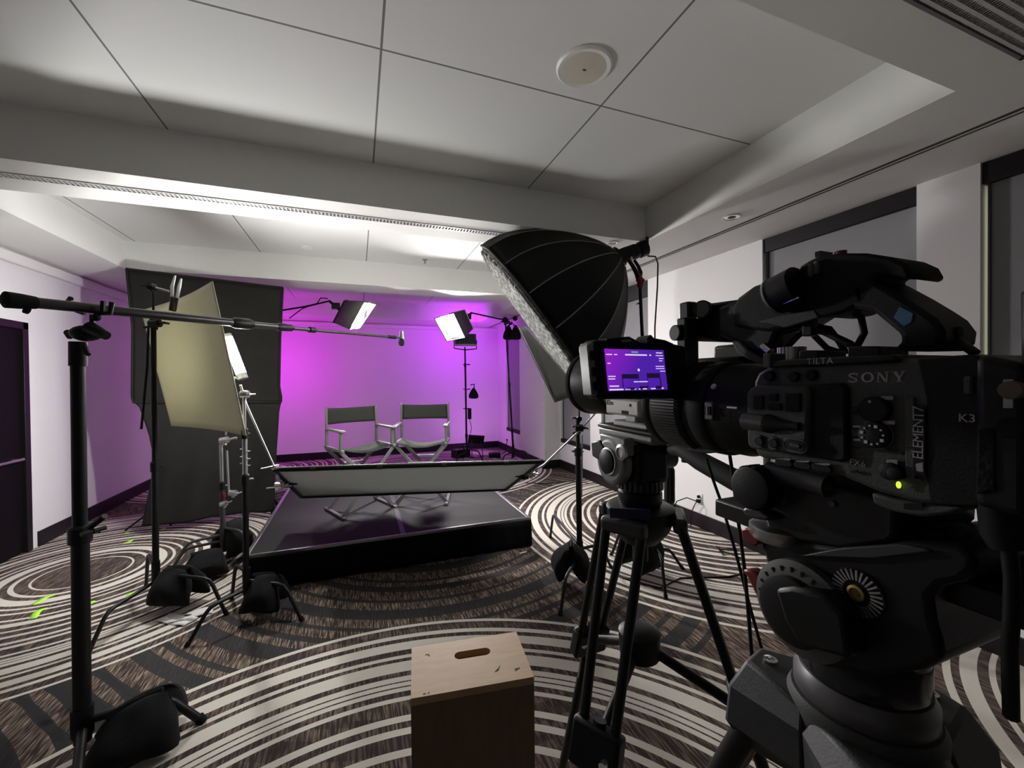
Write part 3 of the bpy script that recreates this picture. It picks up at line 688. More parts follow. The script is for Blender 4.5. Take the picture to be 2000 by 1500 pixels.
# --- right grip stand that holds the reflector and the small flag
bR = FZ(1133, 1135); tR_ = (bR-CO).dot(CF)
topR = D(1128, 815, tR_)
stR, axR = grip_stand('black grip stand right of the stage with an arm down to the reflector', bR, [(D(1130, 880, tR_).z, .023), (topR.z, .0165)],
    [(FZ(1095, 1200)-bR)[:2], (FZ(1075, 1050)-bR)[:2], (.36, .10)], lean=(topR.x-bR.x, topR.y-bR.y), hub=(.22, .30, .26))
def partR():
    mb = MB(); grip_head(mb, D(1131, 836, tR_-.02), CR, 1.0); mb.build('grip_head', M['blackmetal'], stR)
    mb = MB(); grip_head(mb, D(1131, 818, tR_), CF, .7); mb.build('grip_head', M['blackmetal'], stR)
    MB().tube([D(1162, 808, tR_-.05), D(1128, 845, tR_-.03), D(1062, 908, tR_-.05), RP(1, .35)+CR*.03], .0075, 10).build('grip_arm', M['steel'], stR, label='thin steel arm slanting down to the reflector')
    mb = MB(); grip_head(mb, RP(1, .38)+CR*.05, CR, .9); mb.build('end_clamp', M['chrome'], stR)
    MB().tube([D(1131, 818, tR_), D(1131, 792, tR_)], .007, 8).cyl(D(1127, 790, tR_), D(1142, 789, tR_), .016).build('spigot', M['blackmetal'], stR)
    for y in (816, 833, 845, 881): 
        mb = MB(); knob(mb, D(1126, y, tR_), -CR, 1.1); mb.build('tee_knob', M['blackmetal'], stR)
    MB().tube([D(1137, 850, tR_+.02), D(1136, 970, tR_+.02)], .007, 8).build('spare_arm', M['steel'], stR)
partR()
sandbag('black sandbag on the stand right of the stage', bR+V((-.09, -.02, 0)), 1.1, .24, .34, .06, .19)
# --- dark flag under the softbox
def flag():
    ps = [D(1013, 640, 3.75), D(1026, 637, 3.75), D(1139, 766, 3.40), D(1084, 785, 3.55)]
    t = thing('flag', 'dark grey flag panel hanging just below the softbox rim', 'flag', ps[2])
    def f(u, v):
        a = ps[0].lerp(ps[3], v); b = ps[1].lerp(ps[2], v); return a.lerp(b, u)+CF*.03*math.sin(PI*v)
    MB().grid(f, 8, 14).build('flag_cloth', M['flagcloth'], t, solid=.004)
    MB().tube([ps[0], ps[3]], .006, 8).tube([ps[3], ps[2]], .006, 8).build('flag_frame', M['blackmetal'], t)
flag()
# ================================================================== SOFTBOX KEY LIGHT
bK = FZ(1276, 1118); tK = 3.6
M['soft_em'] = emit('softbox diffuser glow', (1, .98, .95), 31.0)
def softbox():
    A = D(1207, 503, 3.62); C = D(1047, 626, 3.665); ax_ = (C-A); L = ax_.length; z = ax_/L
    x, y, _ = frame(z); R = .785; n = 16
    t = thing('studio_light', 'big black octagonal softbox with white grid on a red knobbed lamp', 'light', bK*1.0)
    def prof(u): return .075+(R-.075)*(math.sin(u*PI/2))**.78
    rot = .12
    def pt(i, u, sc=1.0):
        a = 2*PI*i/n+rot; return A+z*(L*u)+(x*math.cos(a)+y*math.sin(a))*prof(u)*sc
    mb = MB(); m = 14
    vs = []
    for k in range(m+1):
        u = k/m; row = []
        for i in range(n):
            row.append(mb.bm.verts.new(pt(i, u)))
            a = pt(i, u); b = pt(i+1, u); mid = (a+b)/2
            row.append(mb.bm.verts.new(A+z*(L*(u-.012*max(0, u-.7)/.3))+((mid-A)-z*(mid-A).dot(z))*.985))
        vs.append(row)
    for k in range(m):
        for i in range(2*n): mb.bm.faces.new((vs[k][i], vs[k][(i+1) % (2*n)], vs[k+1][(i+1) % (2*n)], vs[k+1][i]))
    can = mb.build('softbox_canopy', M['octacloth'], t, solid=.004, ang=12)
    for i in range(n): MB().tube([pt(i, .02+q/12*.985, 1.004) for q in range(13)], .0048, 6).build('rib', M['piping'], can)
    rim = [pt(i, 1.0) for i in range(n)]
    MB().tube(rim, .012, 8, closed=True).build('rim_hem', M['octacloth'], can)
    rr = prof(1.0)*.955
    MB().lathe([(rr*.97, L-.09), (rr*.6, L-.085), (.001, L-.082)], A, z, 48).build('diffuser', M['soft_em'], t)
    g = MB(); st = .072; k = int(rr/st)
    for i in range(-k, k+1):
        h = math.sqrt(max(0, rr*rr-(i*st)**2))
        if h < .05: continue
        for a, b in ((x, y), (y, x)):
            p0 = C+z*.012+a*(i*st)
            g.box(p0, (.0025, 2*h, .05), Matrix((a, b, z)).transposed())
    g.build('grid', M['gridwhite'], t)
    MB().lathe([(rr*1.01, L-.015), (rr*1.012, L+.03)], A, z, 48, cap=False).build('grid_skirt', M['gridwhite'], t, solid=.003)
    MB().lathe([(.078, -.025), (.095, -.02), (.095, .02), (.078, .03)], A, z, 32).build('speed_ring', M['blackmetal'], t)
    # lamp head
    B = D(1262, 484, 3.66); zz = (B-A).normalized(); hx, hy, _ = frame(zz); ln = (B-A).length
    lh = MB().lathe([(.060, .0), (.066, .03), (.066, ln*.62), (.058, ln*.65), (.058, ln*.72), (.070, ln*.75), (.070, ln*.98), (.055, ln)], A, zz, 28).build('lamp_head', M['blackplastic'], t)
    f = MB()
    for q in range(7): f.lathe([(.0675, ln*(.2+q*.06)), (.0675, ln*(.2+q*.06)+.008)], A, zz, 28)
    f.build('cooling_fin', M['blackmetal'], lh)
    MB().box(B+CU*.03-zz*.02, (.03, .10, .12)).build('rear_handle', M['blackplastic'], t, bevel=.008)
    MB().prism([D(1229, 509, 3.58), D(1238, 508, 3.58), D(1233.5, 500, 3.58)], -CF*.002).build('badge', M['textwhite'], lh, label='white triangle badge')
    Y0 = D(1248, 547, 3.62)
    for s in (-1, 1):
        MB().tube([D(1233+s*5, 508, 3.62+s*.08), D(1241+s*5, 520, 3.62+s*.075), D(1247+s*4, 533, 3.62+s*.05), Y0], [.016, .018, .02, .024], 10).build('yoke_arm', M['blackmetal'], t)
    MB().tube([D(1246, 543, 3.6), D(1252, 549, 3.6), D(1250, 562, 3.6)], [.03, .035, .024], 14).build('tilt_knob', M['red'], t, label='dark red tilt knob')
    MB().tube([D(1265, 500, 3.62), D(1280, 501, 3.62), D(1285, 515, 3.62), D(1284, 560, 3.62), D(1279, 640, 3.62), D(1279, 720, 3.62), D(1283, 900, 3.6), D(1284, 1010, 3.6)], .007, 8).build('power_cable', M['coil'], t, label='thin cable looping from the lamp head')
    # its stand
    s, axk = grip_stand('black light stand under the softbox, behind the second tripod', bK, [(.95, .022), (1.75, .018), (D(1250, 562, tK).z, .0145)],
        [(FZ(1300, 1168)-bK)[:2], (FZ(1332, 1112)-bK)[:2], (FZ(1195, 1085)-bK)[:2]], lean=((D(1250, 562, tK)-bK).x, (D(1250, 562, tK)-bK).y), hub=(.26, .20, .32))
    mb = MB(); knob(mb, D(1252, 593, tK), -CR, 1.0); mb.build('tee_knob', M['blackmetal'], s)
    cb = thing('power_supply', 'slim black control box strapped to the softbox stand', 'power supply', D(1307, 948, 3.3))
    MB().box(D(1307, 948, 3.35), (.075, .05, .30)).build('case', M['blackplastic'], cb, bevel=.012)
    MB().box(D(1315, 948, 3.33), (.012, .03, .26)).build('side_bumper', M['gunmetal'], cb, bevel=.004)
    MB().box(D(1302, 925, 3.37), (.05, .012, .025)).build('mount_hook', M['blackmetal'], cb)
    sandbag('black sandbag on the softbox stand behind the second tripod legs', bK+V((-.12, .02, 0)), .2, .32, .40, .06, .22)
def grid_mat():
    m = mat('stitched grid cloth', (.32, .32, .31), .7, var=.35, scale=60); nt = m.node_tree; b = [n for n in nt.nodes if n.type == 'BSDF_PRINCIPLED'][0]
    tc = N(nt, 'ShaderNodeTexCoord'); ck = N(nt, 'ShaderNodeTexVoronoi', feature='DISTANCE_TO_EDGE', i={'Scale': 15.0}); nt.links.new(tc.outputs['Object'], ck.inputs['Vector'])
    r = N(nt, 'ShaderNodeValToRGB'); r.color_ramp.elements[0].color = (.022, .022, .021, 1); r.color_ramp.elements[1].color = (.10, .10, .096, 1); r.color_ramp.elements[0].position = .04; r.color_ramp.elements[1].position = .28
    nt.links.new(ck.outputs['Distance'], r.inputs[0]); nt.links.new(r.outputs[0], b.inputs['Base Color']); return m
M['gridwhite'] = grid_mat()
softbox()
# ================================================================== BACK LIGHTS
M['hair_em'] = emit('back light diffuser glow', (1, .975, .93), 680.0)
def box_light(label, corners, back, t_front, depth, arm):
    """small lit softbox: corners = four pixels of the lit face"""
    F = [D(p[0], p[1], p[2]) for p in corners]; c = sum(F, V())/4
    nrm = (F[1]-F[0]).cross(F[3]-F[0]).normalized()
    if nrm.y > 0: nrm = -nrm
    Bc = D(*back); Bk = [Bc+(q-c)*.82 for q in F]
    t = thing('panel_light', label, 'light', c)
    mb = MB(); a = [mb.bm.verts.new(q) for q in F]; b = [mb.bm.verts.new(q) for q in Bk]
    for i in range(4): mb.bm.faces.new((a[i], a[(i+1) % 4], b[(i+1) % 4], b[i]))
    mb.build('softbox_shell', M['silverfab'], t, solid=.006)
    mb = MB(); ins = [c+(q-c)*.915-(c-Bc)*.36 for q in F]; mb.bm.faces.new([mb.bm.verts.new(q) for q in ins]); mb.build('diffuser', M['hair_em'], t)
    MB().tube(F, .010, 6, closed=True).build('front_hem', M['silverfab'], t)
    bx = (Bc-c).normalized()
    MB().prism([Bc+(q-Bc)*1.06 for q in Bk], bx*.05).build('panel_housing', M['blackplastic'], t, bevel=.008)
    MB().tube([Bc+(Bk[0]-Bc)*1.08, Bc+(Bk[1]-Bc)*1.08], .014, 8).tube([Bc+(Bk[1]-Bc)*1.08, Bc+(Bk[2]-Bc)*1.08], .014, 8).build('chrome_edge', M['chrome'], t)
    a0 = V(arm); MB().box(Bc.lerp(a0, .55), (.12, .10, .09)).tube([Bc+bx*.04, a0], [.03, .02], 10).build('yoke', M['blackmetal'], t)
    return t
tH = 6.1
box_light('left glowing softbox panel on an arm above the chairs', [(712, 588, 5.74), (735, 594, 5.94), (703, 641, 6.18), (682, 643, 5.98)], (672, 610, 6.35), 0, .3, D(643, 588, 6.45))
box_light('right glowing softbox panel on an arm above the chairs', [(848, 622, 6.18), (886, 612, 6.43), (908, 659, 6.66), (873, 666, 6.42)], (902, 628, 7.1), 0, .3, D(921, 611, 7.35))
def back_stands():
    bH = FZ(1004, 903); tHh = (bH-CO).dot(CF); top = D(987, 626, tHh)
    s, a = grip_stand('slim black stand by the right rear wall with an arm to the right panel', bH, [(D(1003, 840, tHh).z, .021), (D(998, 750, tHh).z, .018), (top.z, .015)], [(-.35, -.2), (.22, -.35), (.1, .38)], lean=((top-bH).x, (top-bH).y))
    MB().tube([D(1000, 632, tHh), D(985, 625, tHh-.05), D(921, 611, 7.35)], .014, 8).build('boom_arm', M['blackmetal'], s)
    mb = MB(); grip_head(mb, top, CF, 2.0); mb.build('grip_head', M['blackmetal'], s)
    MB().tube([D(986, 630, tHh), D(999, 634, tHh-.05)], .014, 8).ball(D(1006, 622, tHh-.05), .05).build('counter_knob', M['blackmetal'], s)
    b = thing('sandbag', 'black sandbag hung high on the slim stand by the right rear wall', 'sandbag', D(1001, 655, tHh-.05), 0, 'sandbags')
    for k, q in enumerate(((993, 656), (1007, 652))):
        rings = []
        for i, (y, w) in enumerate(((634, .02), (642, .06), (650, .10), (660, .125), (664, .09))):
            c = D(q[0], y, tHh-.06-.1*k); rings.append([c+CR*w*math.cos(2*PI*j/12)+CF*w*.7*math.sin(2*PI*j/12) for j in range(12)])
        MB().loft(rings).build('pouch', M['bagcloth'], b, sub=1)
    MB().tube([D(994, 638, tHh-.05), D(999, 628, tHh-.05), D(1005, 638, tHh-.05)], .012, 8).build('handle_strap', M['rubber'], b)
    # left one, hidden behind the backdrop except its arm
    bL = V((-1.40, 6.55, 0)); s, a = grip_stand('black stand behind the backdrop with an arm to the left panel', bL, [(1.4, .02), (2.55, .016)], [(-.3, -.2), (.3, -.2), (0, .4)])
    MB().tube([V((-1.40, 6.55, 2.52)), D(552, 606, 6.5), D(600, 598, 6.5), D(643, 588, 6.45)], .014, 8).build('boom_arm', M['blackmetal'], s)
    MB().tube([D(565, 622, 6.5), D(590, 603, 6.48), D(620, 592, 6.46), D(626, 582, 6.45), D(640, 583, 6.45)], .008, 6).build('cable', M['coil'], s)
    # colour panel on its own stand, shining at the wall
    bG = FZ(912, 903); tg = (bG-CO).dot(CF); top = D(908, 678, tg)
    s, a = grip_stand('thin stand near the back wall carrying the magenta panel', bG, [(D(911, 850, tg).z, .022), (D(912, 712, tg).z, .019), (top.z, .016)], [(-.3, -.28), (.28, -.25), (.02, .4)], lean=((top-bG).x, (top-bG).y))
    for y in (712, 760, 798): 
        mb = MB(); knob(mb, D(912, y, tg), CR, 1.8); knob(mb, D(910, y, tg), -CR, 1.5); mb.build('tee_knob', M['blackmetal'], s)
    MB().box(D(917, 808, tg), (.07, .06, .22)).build('battery_brick', M['blackplastic'], s, bevel=.01)
    MB().tube([D(917, 818, tg), D(921, 835, tg), D(918, 852, tg), D(916, 868, tg)], .006, 6).build('cable', M['coil'], s)
    t = thing('panel_light', 'small grey panel seen from behind, throwing magenta on the right of the back wall', 'light', D(910, 668, tg))
    c = D(909, 664, tg); Ry = Matrix.Rotation(math.radians(-6), 3, 'Z')
    MB().box(c, (.42, .12, .24), Ry).build('panel_housing', M['gunmetal'], t, bevel=.012)
    f = MB()
    for k in range(7): f.box(c+Ry@V((-.15+k*.05, -.07, .02)), (.012, .03, .16), Ry)
    f.build('heat_sink', M['blackmetal'], t)
    MB().box(c+Ry@V((0, -.07, -.105)), (.44, .02, .03), Ry).build('rear_rail', M['lightgrey'], t)
    MB().box(c+Ry@V((0, .064, 0)), (.38, .008, .20), Ry).build('diffuser', M['vio_em'], t)
    MB().tube([c+V((-.23, 0, 0)), c+V((-.23, 0, -.17)), c+V((0, 0, -.2)), c+V((.23, 0, -.17)), c+V((.23, 0, 0))], .012, 8).build('yoke', M['blackmetal'], t)
    # bag on the stand
    b = thing('sandbag', 'small black bag clipped to the thin stand near the back wall', 'sandbag', D(925, 768, tg-.05), 0, 'sandbags')
    rings = []
    for i, (y, w) in enumerate(((757, .02), (763, .055), (770, .10), (776, .11), (779, .07))):
        cc = D(925, y, tg-.08); rings.append([cc+CR*w*math.cos(2*PI*j/12)+CF*w*.7*math.sin(2*PI*j/12) for j in range(12)])
    MB().loft(rings).build('pouch', M['bagcloth'], b, sub=1); MB().tube([D(919, 752, tg-.05), D(926, 750, tg-.05), D(926, 760, tg-.08)], .012, 8).build('handle_strap', M['rubber'], b)
    # left colour panel behind the backdrop
    t = thing('panel_light', 'magenta panel behind the black backdrop, washing the left of the back wall', 'light', (-1.52, 7.95, 1.9))
    Rz = Matrix.Rotation(math.radians(-4), 3, 'Z')
    MB().box((-1.52, 7.95, 1.95), (.5, .10, .30), Rz).build('panel_housing', M['gunmetal'], t, bevel=.012)
    MB().box(V((-1.52, 7.95, 1.95))+Rz@V((0, .055, 0)), (.46, .008, .26), Rz).build('diffuser', M['mag_em'], t)
    MB().tube([(-1.52, 7.95, .3), (-1.52, 7.95, 1.80)], .016, 12).build('stand_pole', M['blackmetal'], t)
    for q in ((-.35, -.2), (.35, -.2), (0, .4)): MB().tube([(-1.52, 7.95, .34), (-1.52+q[0], 7.95+q[1], .012)], .011, 8).build('stand_leg', M['blackmetal'], t)
    # floor panel tilted at the wall
    p = FZ(936, 893); t = thing('panel_light', 'small tilted panel on the floor by the back wall', 'light', p)
    Rx = Matrix.Rotation(math.radians(-62), 3, 'X') @ Matrix.Rotation(math.radians(12), 3, 'Y'); c = D(930, 858, (p-CO).dot(CF))
    MB().box(c, (.34, .20, .03), Rx).build('panel_housing', M['blackplastic'], t, bevel=.006)
    MB().box(c+Rx@V((0, .0, .017)), (.30, .17, .004), Rx).build('diffuser', M['pink_em'], t)
    MB().tube([c+V((-.1, 0, -.02)), V((c.x-.12, c.y-.1, .02)), V((c.x+.12, c.y-.1, .02)), c+V((.1, 0, -.02))], .01, 8).tube([V((c.x-.12, c.y-.1, .012)), V((c.x-.12, c.y+.12, .012))], .01, 8).tube([V((c.x+.12, c.y-.1, .012)), V((c.x+.12, c.y+.12, .012))], .01, 8).build('foot_bracket', M['blackmetal'], t)
    p = FZ(900, 893); t = thing('equipment_case', 'small black case on the carpet left of the thin back stand', 'case', p)
    MB().box(p+V((0, 0, .09)), (.36, .22, .18), Matrix.Rotation(.4, 3, 'Z')).build('case_body', M['blackplastic'], t, bevel=.015)
    MB().tube([p+V((-.06, -.1, .18)), p+V((-.05, -.1, .21)), p+V((.05, -.06, .21)), p+V((.06, -.06, .18))], .008, 8).build('handle', M['rubber'], t)
    p = FZ(966, 893); t = thing('equipment_case', 'low black battery pack on the carpet right of the thin back stand', 'case', p)
    MB().box(p+V((0, 0, .05)), (.25, .18, .10), Matrix.Rotation(-.3, 3, 'Z')).build('case_body', M['blackplastic'], t, bevel=.012)
    MB().box(p+V((0, 0, .105)), (.10, .06, .01), Matrix.Rotation(-.3, 3, 'Z')).build('display', M['gunmetal'], t)
    tag(MB().tube([V((3.19, 8.9, .25)), V((3.15, 8.92, .12)), V((3.10, 8.8, .01)), V((2.9, 8.6, .01)), FZ(958, 893)+V((0, 0, .01))], .008, 6).build('extension_cord', M['coil']), 'thin black cord from the rear right wall to the battery pack', 'cord')
    o = thing('wall_outlet', 'small outlet low on the right rear wall by the corner', 'outlet', (3.2, 8.9, .3)); MB().bb((3.192, 8.86, .24), (3.2, 8.94, .36)).build('cover_plate', M['whiteplastic'], o, bevel=.002); MB().bb((3.17, 8.88, .255), (3.192, 8.92, .29)).build('plug', M['rubber'], o)
M['mag_em'] = emit('magenta panel glow', (.88, .010, 1.0), 64.0)
M['vio_em'] = emit('violet panel glow', (.56, .014, 1.0), 96.0)
M['pink_em'] = emit('pink floor panel glow', (.80, .22, 1.0), 34.0)
back_stands()
# ================================================================== APPLE BOX
def apple_box():
    c = V((.270, 1.070, 0)); rz = math.radians(-7.4); W, Dp_, Z = .303, .193, .898
    t = thing('apple_box', 'upright birch plywood apple box with a hand slot, in the foreground', 'box', c, rz)
    R = Matrix.Rotation(rz, 3, 'Z'); P = lambda x, y, z: c+R@V((x, y, z))
    # top with rounded slot
    mb = MB(); n = 40; x0, y0, a, r = .012, .030, .034, .0155
    outer, inner = [], []
    for i in range(n):
        th = 2*PI*(i+.5)/n; dx, dy = math.cos(th), math.sin(th)
        cx = a if dx > 0 else -a
        inner.append((x0+cx+r*dx, y0+r*dy))
        ex = (W/2)/abs(dx) if abs(dx) > 1e-6 else 9; ey = (Dp_/2)/abs(dy) if abs(dy) > 1e-6 else 9
        k = min(ex, ey); outer.append((dx*k, dy*k))
    corners = [(W/2, Dp_/2), (-W/2, Dp_/2), (-W/2, -Dp_/2), (W/2, -Dp_/2)]
    for cx, cy in corners:
        i = min(range(n), key=lambda q: (outer[q][0]-cx)**2+(outer[q][1]-cy)**2); outer[i] = (cx, cy)
    th_ = .018; lev = []
    for ring, z in ((outer, Z-th_), (outer, Z), (inner, Z), (inner, Z-th_)): lev.append([P(x, y, z) for x, y in ring])
    mb.loft(lev+[lev[0]], cap=False); bmesh.ops.remove_doubles(mb.bm, verts=mb.bm.verts, dist=1e-5)
    mb.build('end_panel', M['plywood'], t)
    s = .014
    MB().prism([P(-W/2, -Dp_/2, 0), P(W/2, -Dp_/2, 0), P(W/2, -Dp_/2, Z-th_), P(-W/2, -Dp_/2, Z-th_)], R@V((0, s, 0))).build('front_panel', M['plyshade'], t)
    MB().prism([P(-W/2, Dp_/2, 0), P(W/2, Dp_/2, 0), P(W/2, Dp_/2, Z-th_), P(-W/2, Dp_/2, Z-th_)], R@V((0, -s, 0))).build('back_panel', M['plyshade'], t)
    for q in (-1, 1): MB().prism([P(q*W/2, -Dp_/2+s, 0), P(q*W/2, Dp_/2-s, 0), P(q*W/2, Dp_/2-s, Z-th_), P(q*W/2, -Dp_/2+s, Z-th_)], R@V((-q*s, 0, 0))).build('side_panel', M['plyshade'], t)
    MB().box(P(0, 0, .42), (W-.04, Dp_-.04, .02), R).build('inner_rib', M['plyshade'], t)
    k = MB()
    for (x, y, w_, h_, a_) in ((.118, -.058, .012, .004, .3), (.113, -.060, .006, .008, -.2), (-.11, .055, .010, .003, .1), (-.105, .05, .004, .007, .4), (-.12, -.088, .006, .003, .2), (-.11, -.088, .004, .003, .2)):
        k.box(P(x, y, Z+.0003), (w_, h_, .0006), R @ Matrix.Rotation(a_, 3, 'Z'))
    k.build('scuff', M['brown'], t)
    MB().tube([P(.058, -.055, Z+.0002), P(.068, -.048, Z+.0004), P(.075, -.035, Z+.0002)], [.0006, .0016, .0006], 6).build('dent', M['plyshade'], t)
apple_box()
# ================================================================== SECOND TRIPOD WITH TELEPHOTO CAMERA
def tripod_two():
    c0 = D(1250, 985, .974); c = V((c0.x, c0.y, 0)); ZT = c0.z
    t = thing('tripod', 'tall black tripod with fluid head in the middle, under the white telephoto lens', 'tripod', c, 0, 'camera tripods')
    J = [D(1152, 1248, 1.187), D(1165, 1462, .820), D(1452, 1388, .914)]
    zj = sum(q.z for q in J)/3
    MB().lathe([(.04, ZT-.085), (.050, ZT-.075), (.066, ZT-.055), (.075, ZT-.03), (.078, ZT-.005), (.07, ZT)], c, (0, 0, 1), 32).build('bowl', M['blackmetal'], t)
    MB().box(D(1230, 1003, .90), (.085, .006, .022), Matrix.Rotation(-.55, 3, 'Z')).build('label_plate', M['navy'], t, label='dark blue label plate')
    MB().cyl((c.x, c.y, ZT-.13), (c.x, c.y, ZT-.08), .018).build('clamp_handle', M['blackplastic'], t)
    hub = sum(J, V())/3 + V((0, 0, .12))
    for k, j in enumerate(J):
        d = V((j.x-c.x, j.y-c.y, 0)); u = d.normalized(); s = V((-u.y, u.x, 0))
        top = V((c.x, c.y, ZT-.03))+u*.085
        dirv = (j-top).normalized(); foot = j + dirv*((j.z-.012)/-dirv.z)
        lg = MB()
        for q in (-1, 1): lg.tube([top+s*.042*q, j+s*.034*q], .0105, 14)
        leg = lg.build('leg', M['blackmetal'], t)
        MB().box(top, (.030, .104, .034), Matrix((u, s, V((0, 0, 1)))).transposed()).build('hinge', M['gunmetal'], leg, bevel=.008)
        Rj = Matrix((dirv, s, dirv.cross(s))).transposed()
        MB().box(j, (.085, .105, .038), Rj).build('leg_lock', M['blackplastic'], leg, bevel=.008)
        kk = MB(); kk.cyl(j+s*.03-u*.02, j+s*.03+u*.03, .009); kk.build('lock_bolt', M['chrome'], leg)
        MB().tube([j-dirv*.05, foot], .0135, 14).build('lower_tube', M['blackmetal'], leg)
        MB().tube([j+dirv*.02+s*.02, j+dirv*.26], .004, 8).build('inner_rod', M['chrome'], leg)
        MB().ball(foot+V((0, 0, .008)), .022, (1, 1, .9)).build('rubber_foot', M['rubber'], leg)
        MB().tube([hub, j], .0115, 10).build('spreader_arm', M['blackmetal'], t)
    MB().lathe([(.02, -.035), (.045, -.03), (.048, .025), (.03, .035)], hub, (0, 0, 1), 20).build('spreader_hub', M['blackplastic'], t)
    # fluid head
    h = V((c.x, c.y, ZT))
    MB().lathe([(.045, 0), (.050, .01), (.050, .032), (.044, .036), (.044, .07)], h, (0, 0, 1), 32).build('pan_base', M['blackmetal'], t)
    f = MB()
    for q in range(26):
        a = 2*PI*q/26; f.box(h+V((math.cos(a)*.050, math.sin(a)*.050, .052)), (.006, .008, .022), Matrix.Rotation(a, 3, 'Z'))
    f.build('pan_drag_ring', M['gunmetal'], t)
    xl = h.x-.048
    MB().bb((h.x-.044, h.y-.05, ZT+.055), (h.x+.048, h.y+.05, ZT+.155)).build('head_body', M['blackplastic'], t, bevel=.016, seg=3)
    zc = ZT+.105
    MB().lathe([(.055, 0), (.055, .022), (.049, .028)], (xl, h.y+.015, zc), (-1, 0, 0), 36).bb((xl-.026, h.y-.045, zc+.02), (xl, h.y+.055, ZT+.165)).build('side_plate', M['plategrey'], t, bevel=.004)
    MB().lathe([(.032, .028), (.032, .032), (.027, .033)], (xl, h.y+.015, zc), (-1, 0, 0), 32).build('drag_dial_ring', M['chrome'], t)
    MB().lathe([(.028, .028), (.028, .036), (.018, .040), (.001, .040)], (xl, h.y+.015, zc), (-1, 0, 0), 32).build('drag_dial', M['blackplastic'], t)
    MB().lathe([(.016, .026), (.018, .034), (.012, .036), (.012, .033), (.001, .033)], (xl, h.y-.040, ZT+.135), (-1, 0, 0), 24).build('spirit_level', M['steel'], t)
    MB().prism([(xl-.03, h.y+.055, zc-.005), (xl-.03, h.y+.085, zc+.0), (xl-.03, h.y+.09, zc+.035), (xl-.03, h.y+.05, zc+.045), (xl-.03, h.y+.03, zc+.03)], (.03, 0, 0)).build('brake_lever', M['blackplastic'], t, bevel=.004)
    zt = ZT+.165
    MB().bb((h.x-.035, h.y-.085, zt-.012), (h.x+.035, h.y+.12, zt+.006)).build('plate_clamp', M['plategrey'], t, bevel=.003)
    MB().bb((h.x-.030, h.y-.105, zt+.006), (h.x+.030, h.y+.135, zt+.016)).build('camera_plate', M['blackplastic'], t, bevel=.003)
    p0 = V((h.x+.05, h.y-.03, ZT+.13)); p1 = D(1330, 880, .72); p2 = D(1462, 952, .56)
    MB().lathe([(.024, 0), (.024, .03)], (h.x+.045, h.y-.02, ZT+.11), (1, 0, 0), 24).build('handle_rosette', M['gunmetal'], t)
    MB().tube([p0, p1, p1.lerp(p2, .35), p2], [.010, .011, .0155, .0155], 14).build('pan_handle', M['rubber'], t)
    MB().cyl(D(1342, 888, .70), D(1343, 902, .70), .010).build('handle_clamp', M['blackplastic'], t)
    return h, zt+.016
M['lightgreydark'] = mat('grey cast metal', (.075, .075, .077), .5, .2, var=.12, scale=40)
H2, Z2 = tripod_two()
def tele_camera():
    x, y, z = H2.x, H2.y, 1.640
    t = thing('telephoto_camera', 'stills camera with big white telephoto lens and black hood on the middle tripod', 'camera', (x, y, Z2))
    ax_ = V((-.055, .998, 0)).normalized(); o = V((x, y, z)); P = lambda s: o+ax_*s
    MB().lathe([(.036, -.20), (.040, -.19), (.040, -.10), (.050, -.085), (.052, .02)], o, ax_, 40).build('lens_barrel', M['lenswhite'], t)
    MB().lathe([(.0535, -.06), (.0535, -.02)], o, ax_, 40).build('focus_ring', M['rubber'], t)
    MB().lathe([(.066, .02), (.070, .03), (.070, .065), (.067, .07)], o, ax_, 40).build('front_barrel', M['lenswhite'], t)
    MB().lathe([(.070, .062), (.074, .07), (.0815, .10), (.083, .19), (.079, .19), (.076, .11)], o, ax_, 44, cap=False).build('lens_hood', M['blackplastic'], t, solid=.003)
    MB().lathe([(.0835, .176), (.085, .178), (.085, .192), (.082, .193)], o, ax_, 44, cap=False).build('hood_rim', M['rubber'], t, solid=.003)
    MB().lathe([(.064, .072), (.05, .067), (.001, .065)], o, ax_, 32).build('front_glass', M['glassdark'], t)
    MB().lathe([(.0545, -.005), (.0575, -.003), (.0575, .022), (.0545, .024)], o, ax_, 36).build('tripod_collar', M['lenswhite'], t)
    f = MB(); f.bb((x-.022, y-.055, Z2), (x+.022, y+.075, Z2+.014)); f.bb((x-.018, y-.01, Z2+.012), (x+.018, y+.03, z-.045)); f.build('tripod_foot', M['lenswhite'], t, bevel=.004)
    MB().bb((x-.060, y-.075, z-.074), (x-.038, y+.05, z-.036)).build('switch_panel', M['lenswhite'], t, bevel=.005)
    letters('barrel_lettering', '02m', M['rubber'], t, (x-.0603, y+.045, z-.052), (0, -1, 0), (0, 0, 1), .016)
    MB().bb((x-.0606, y-.04, z-.07), (x-.0598, y-.015, z-.062)).bb((x-.0606, y-.05, z-.052), (x-.0598, y-.044, z-.046)).build('switch', M['rubber'], t)
    b = P(-.255)
    MB().bb((b.x-.065, b.y-.03, b.z-.052), (b.x+.065, b.y+.045, b.z+.045)).build('camera_body', M['camdark'], t, bevel=.010, seg=3)
    MB().bb((b.x-.024, b.y-.045, b.z+.04), (b.x+.03, b.y+.03, b.z+.068)).build('viewfinder', M['camdark'], t, bevel=.006)
    MB().bb((b.x-.045, b.y-.034, b.z-.045), (b.x+.035, b.y-.029, b.z+.03)).build('rear_screen', M['navy'], t, bevel=.001)
    MB().bb((b.x+.045, b.y-.02, b.z-.05), (b.x+.07, b.y+.06, b.z+.042)).build('hand_grip', M['rubber'], t, bevel=.010)
tele_camera()
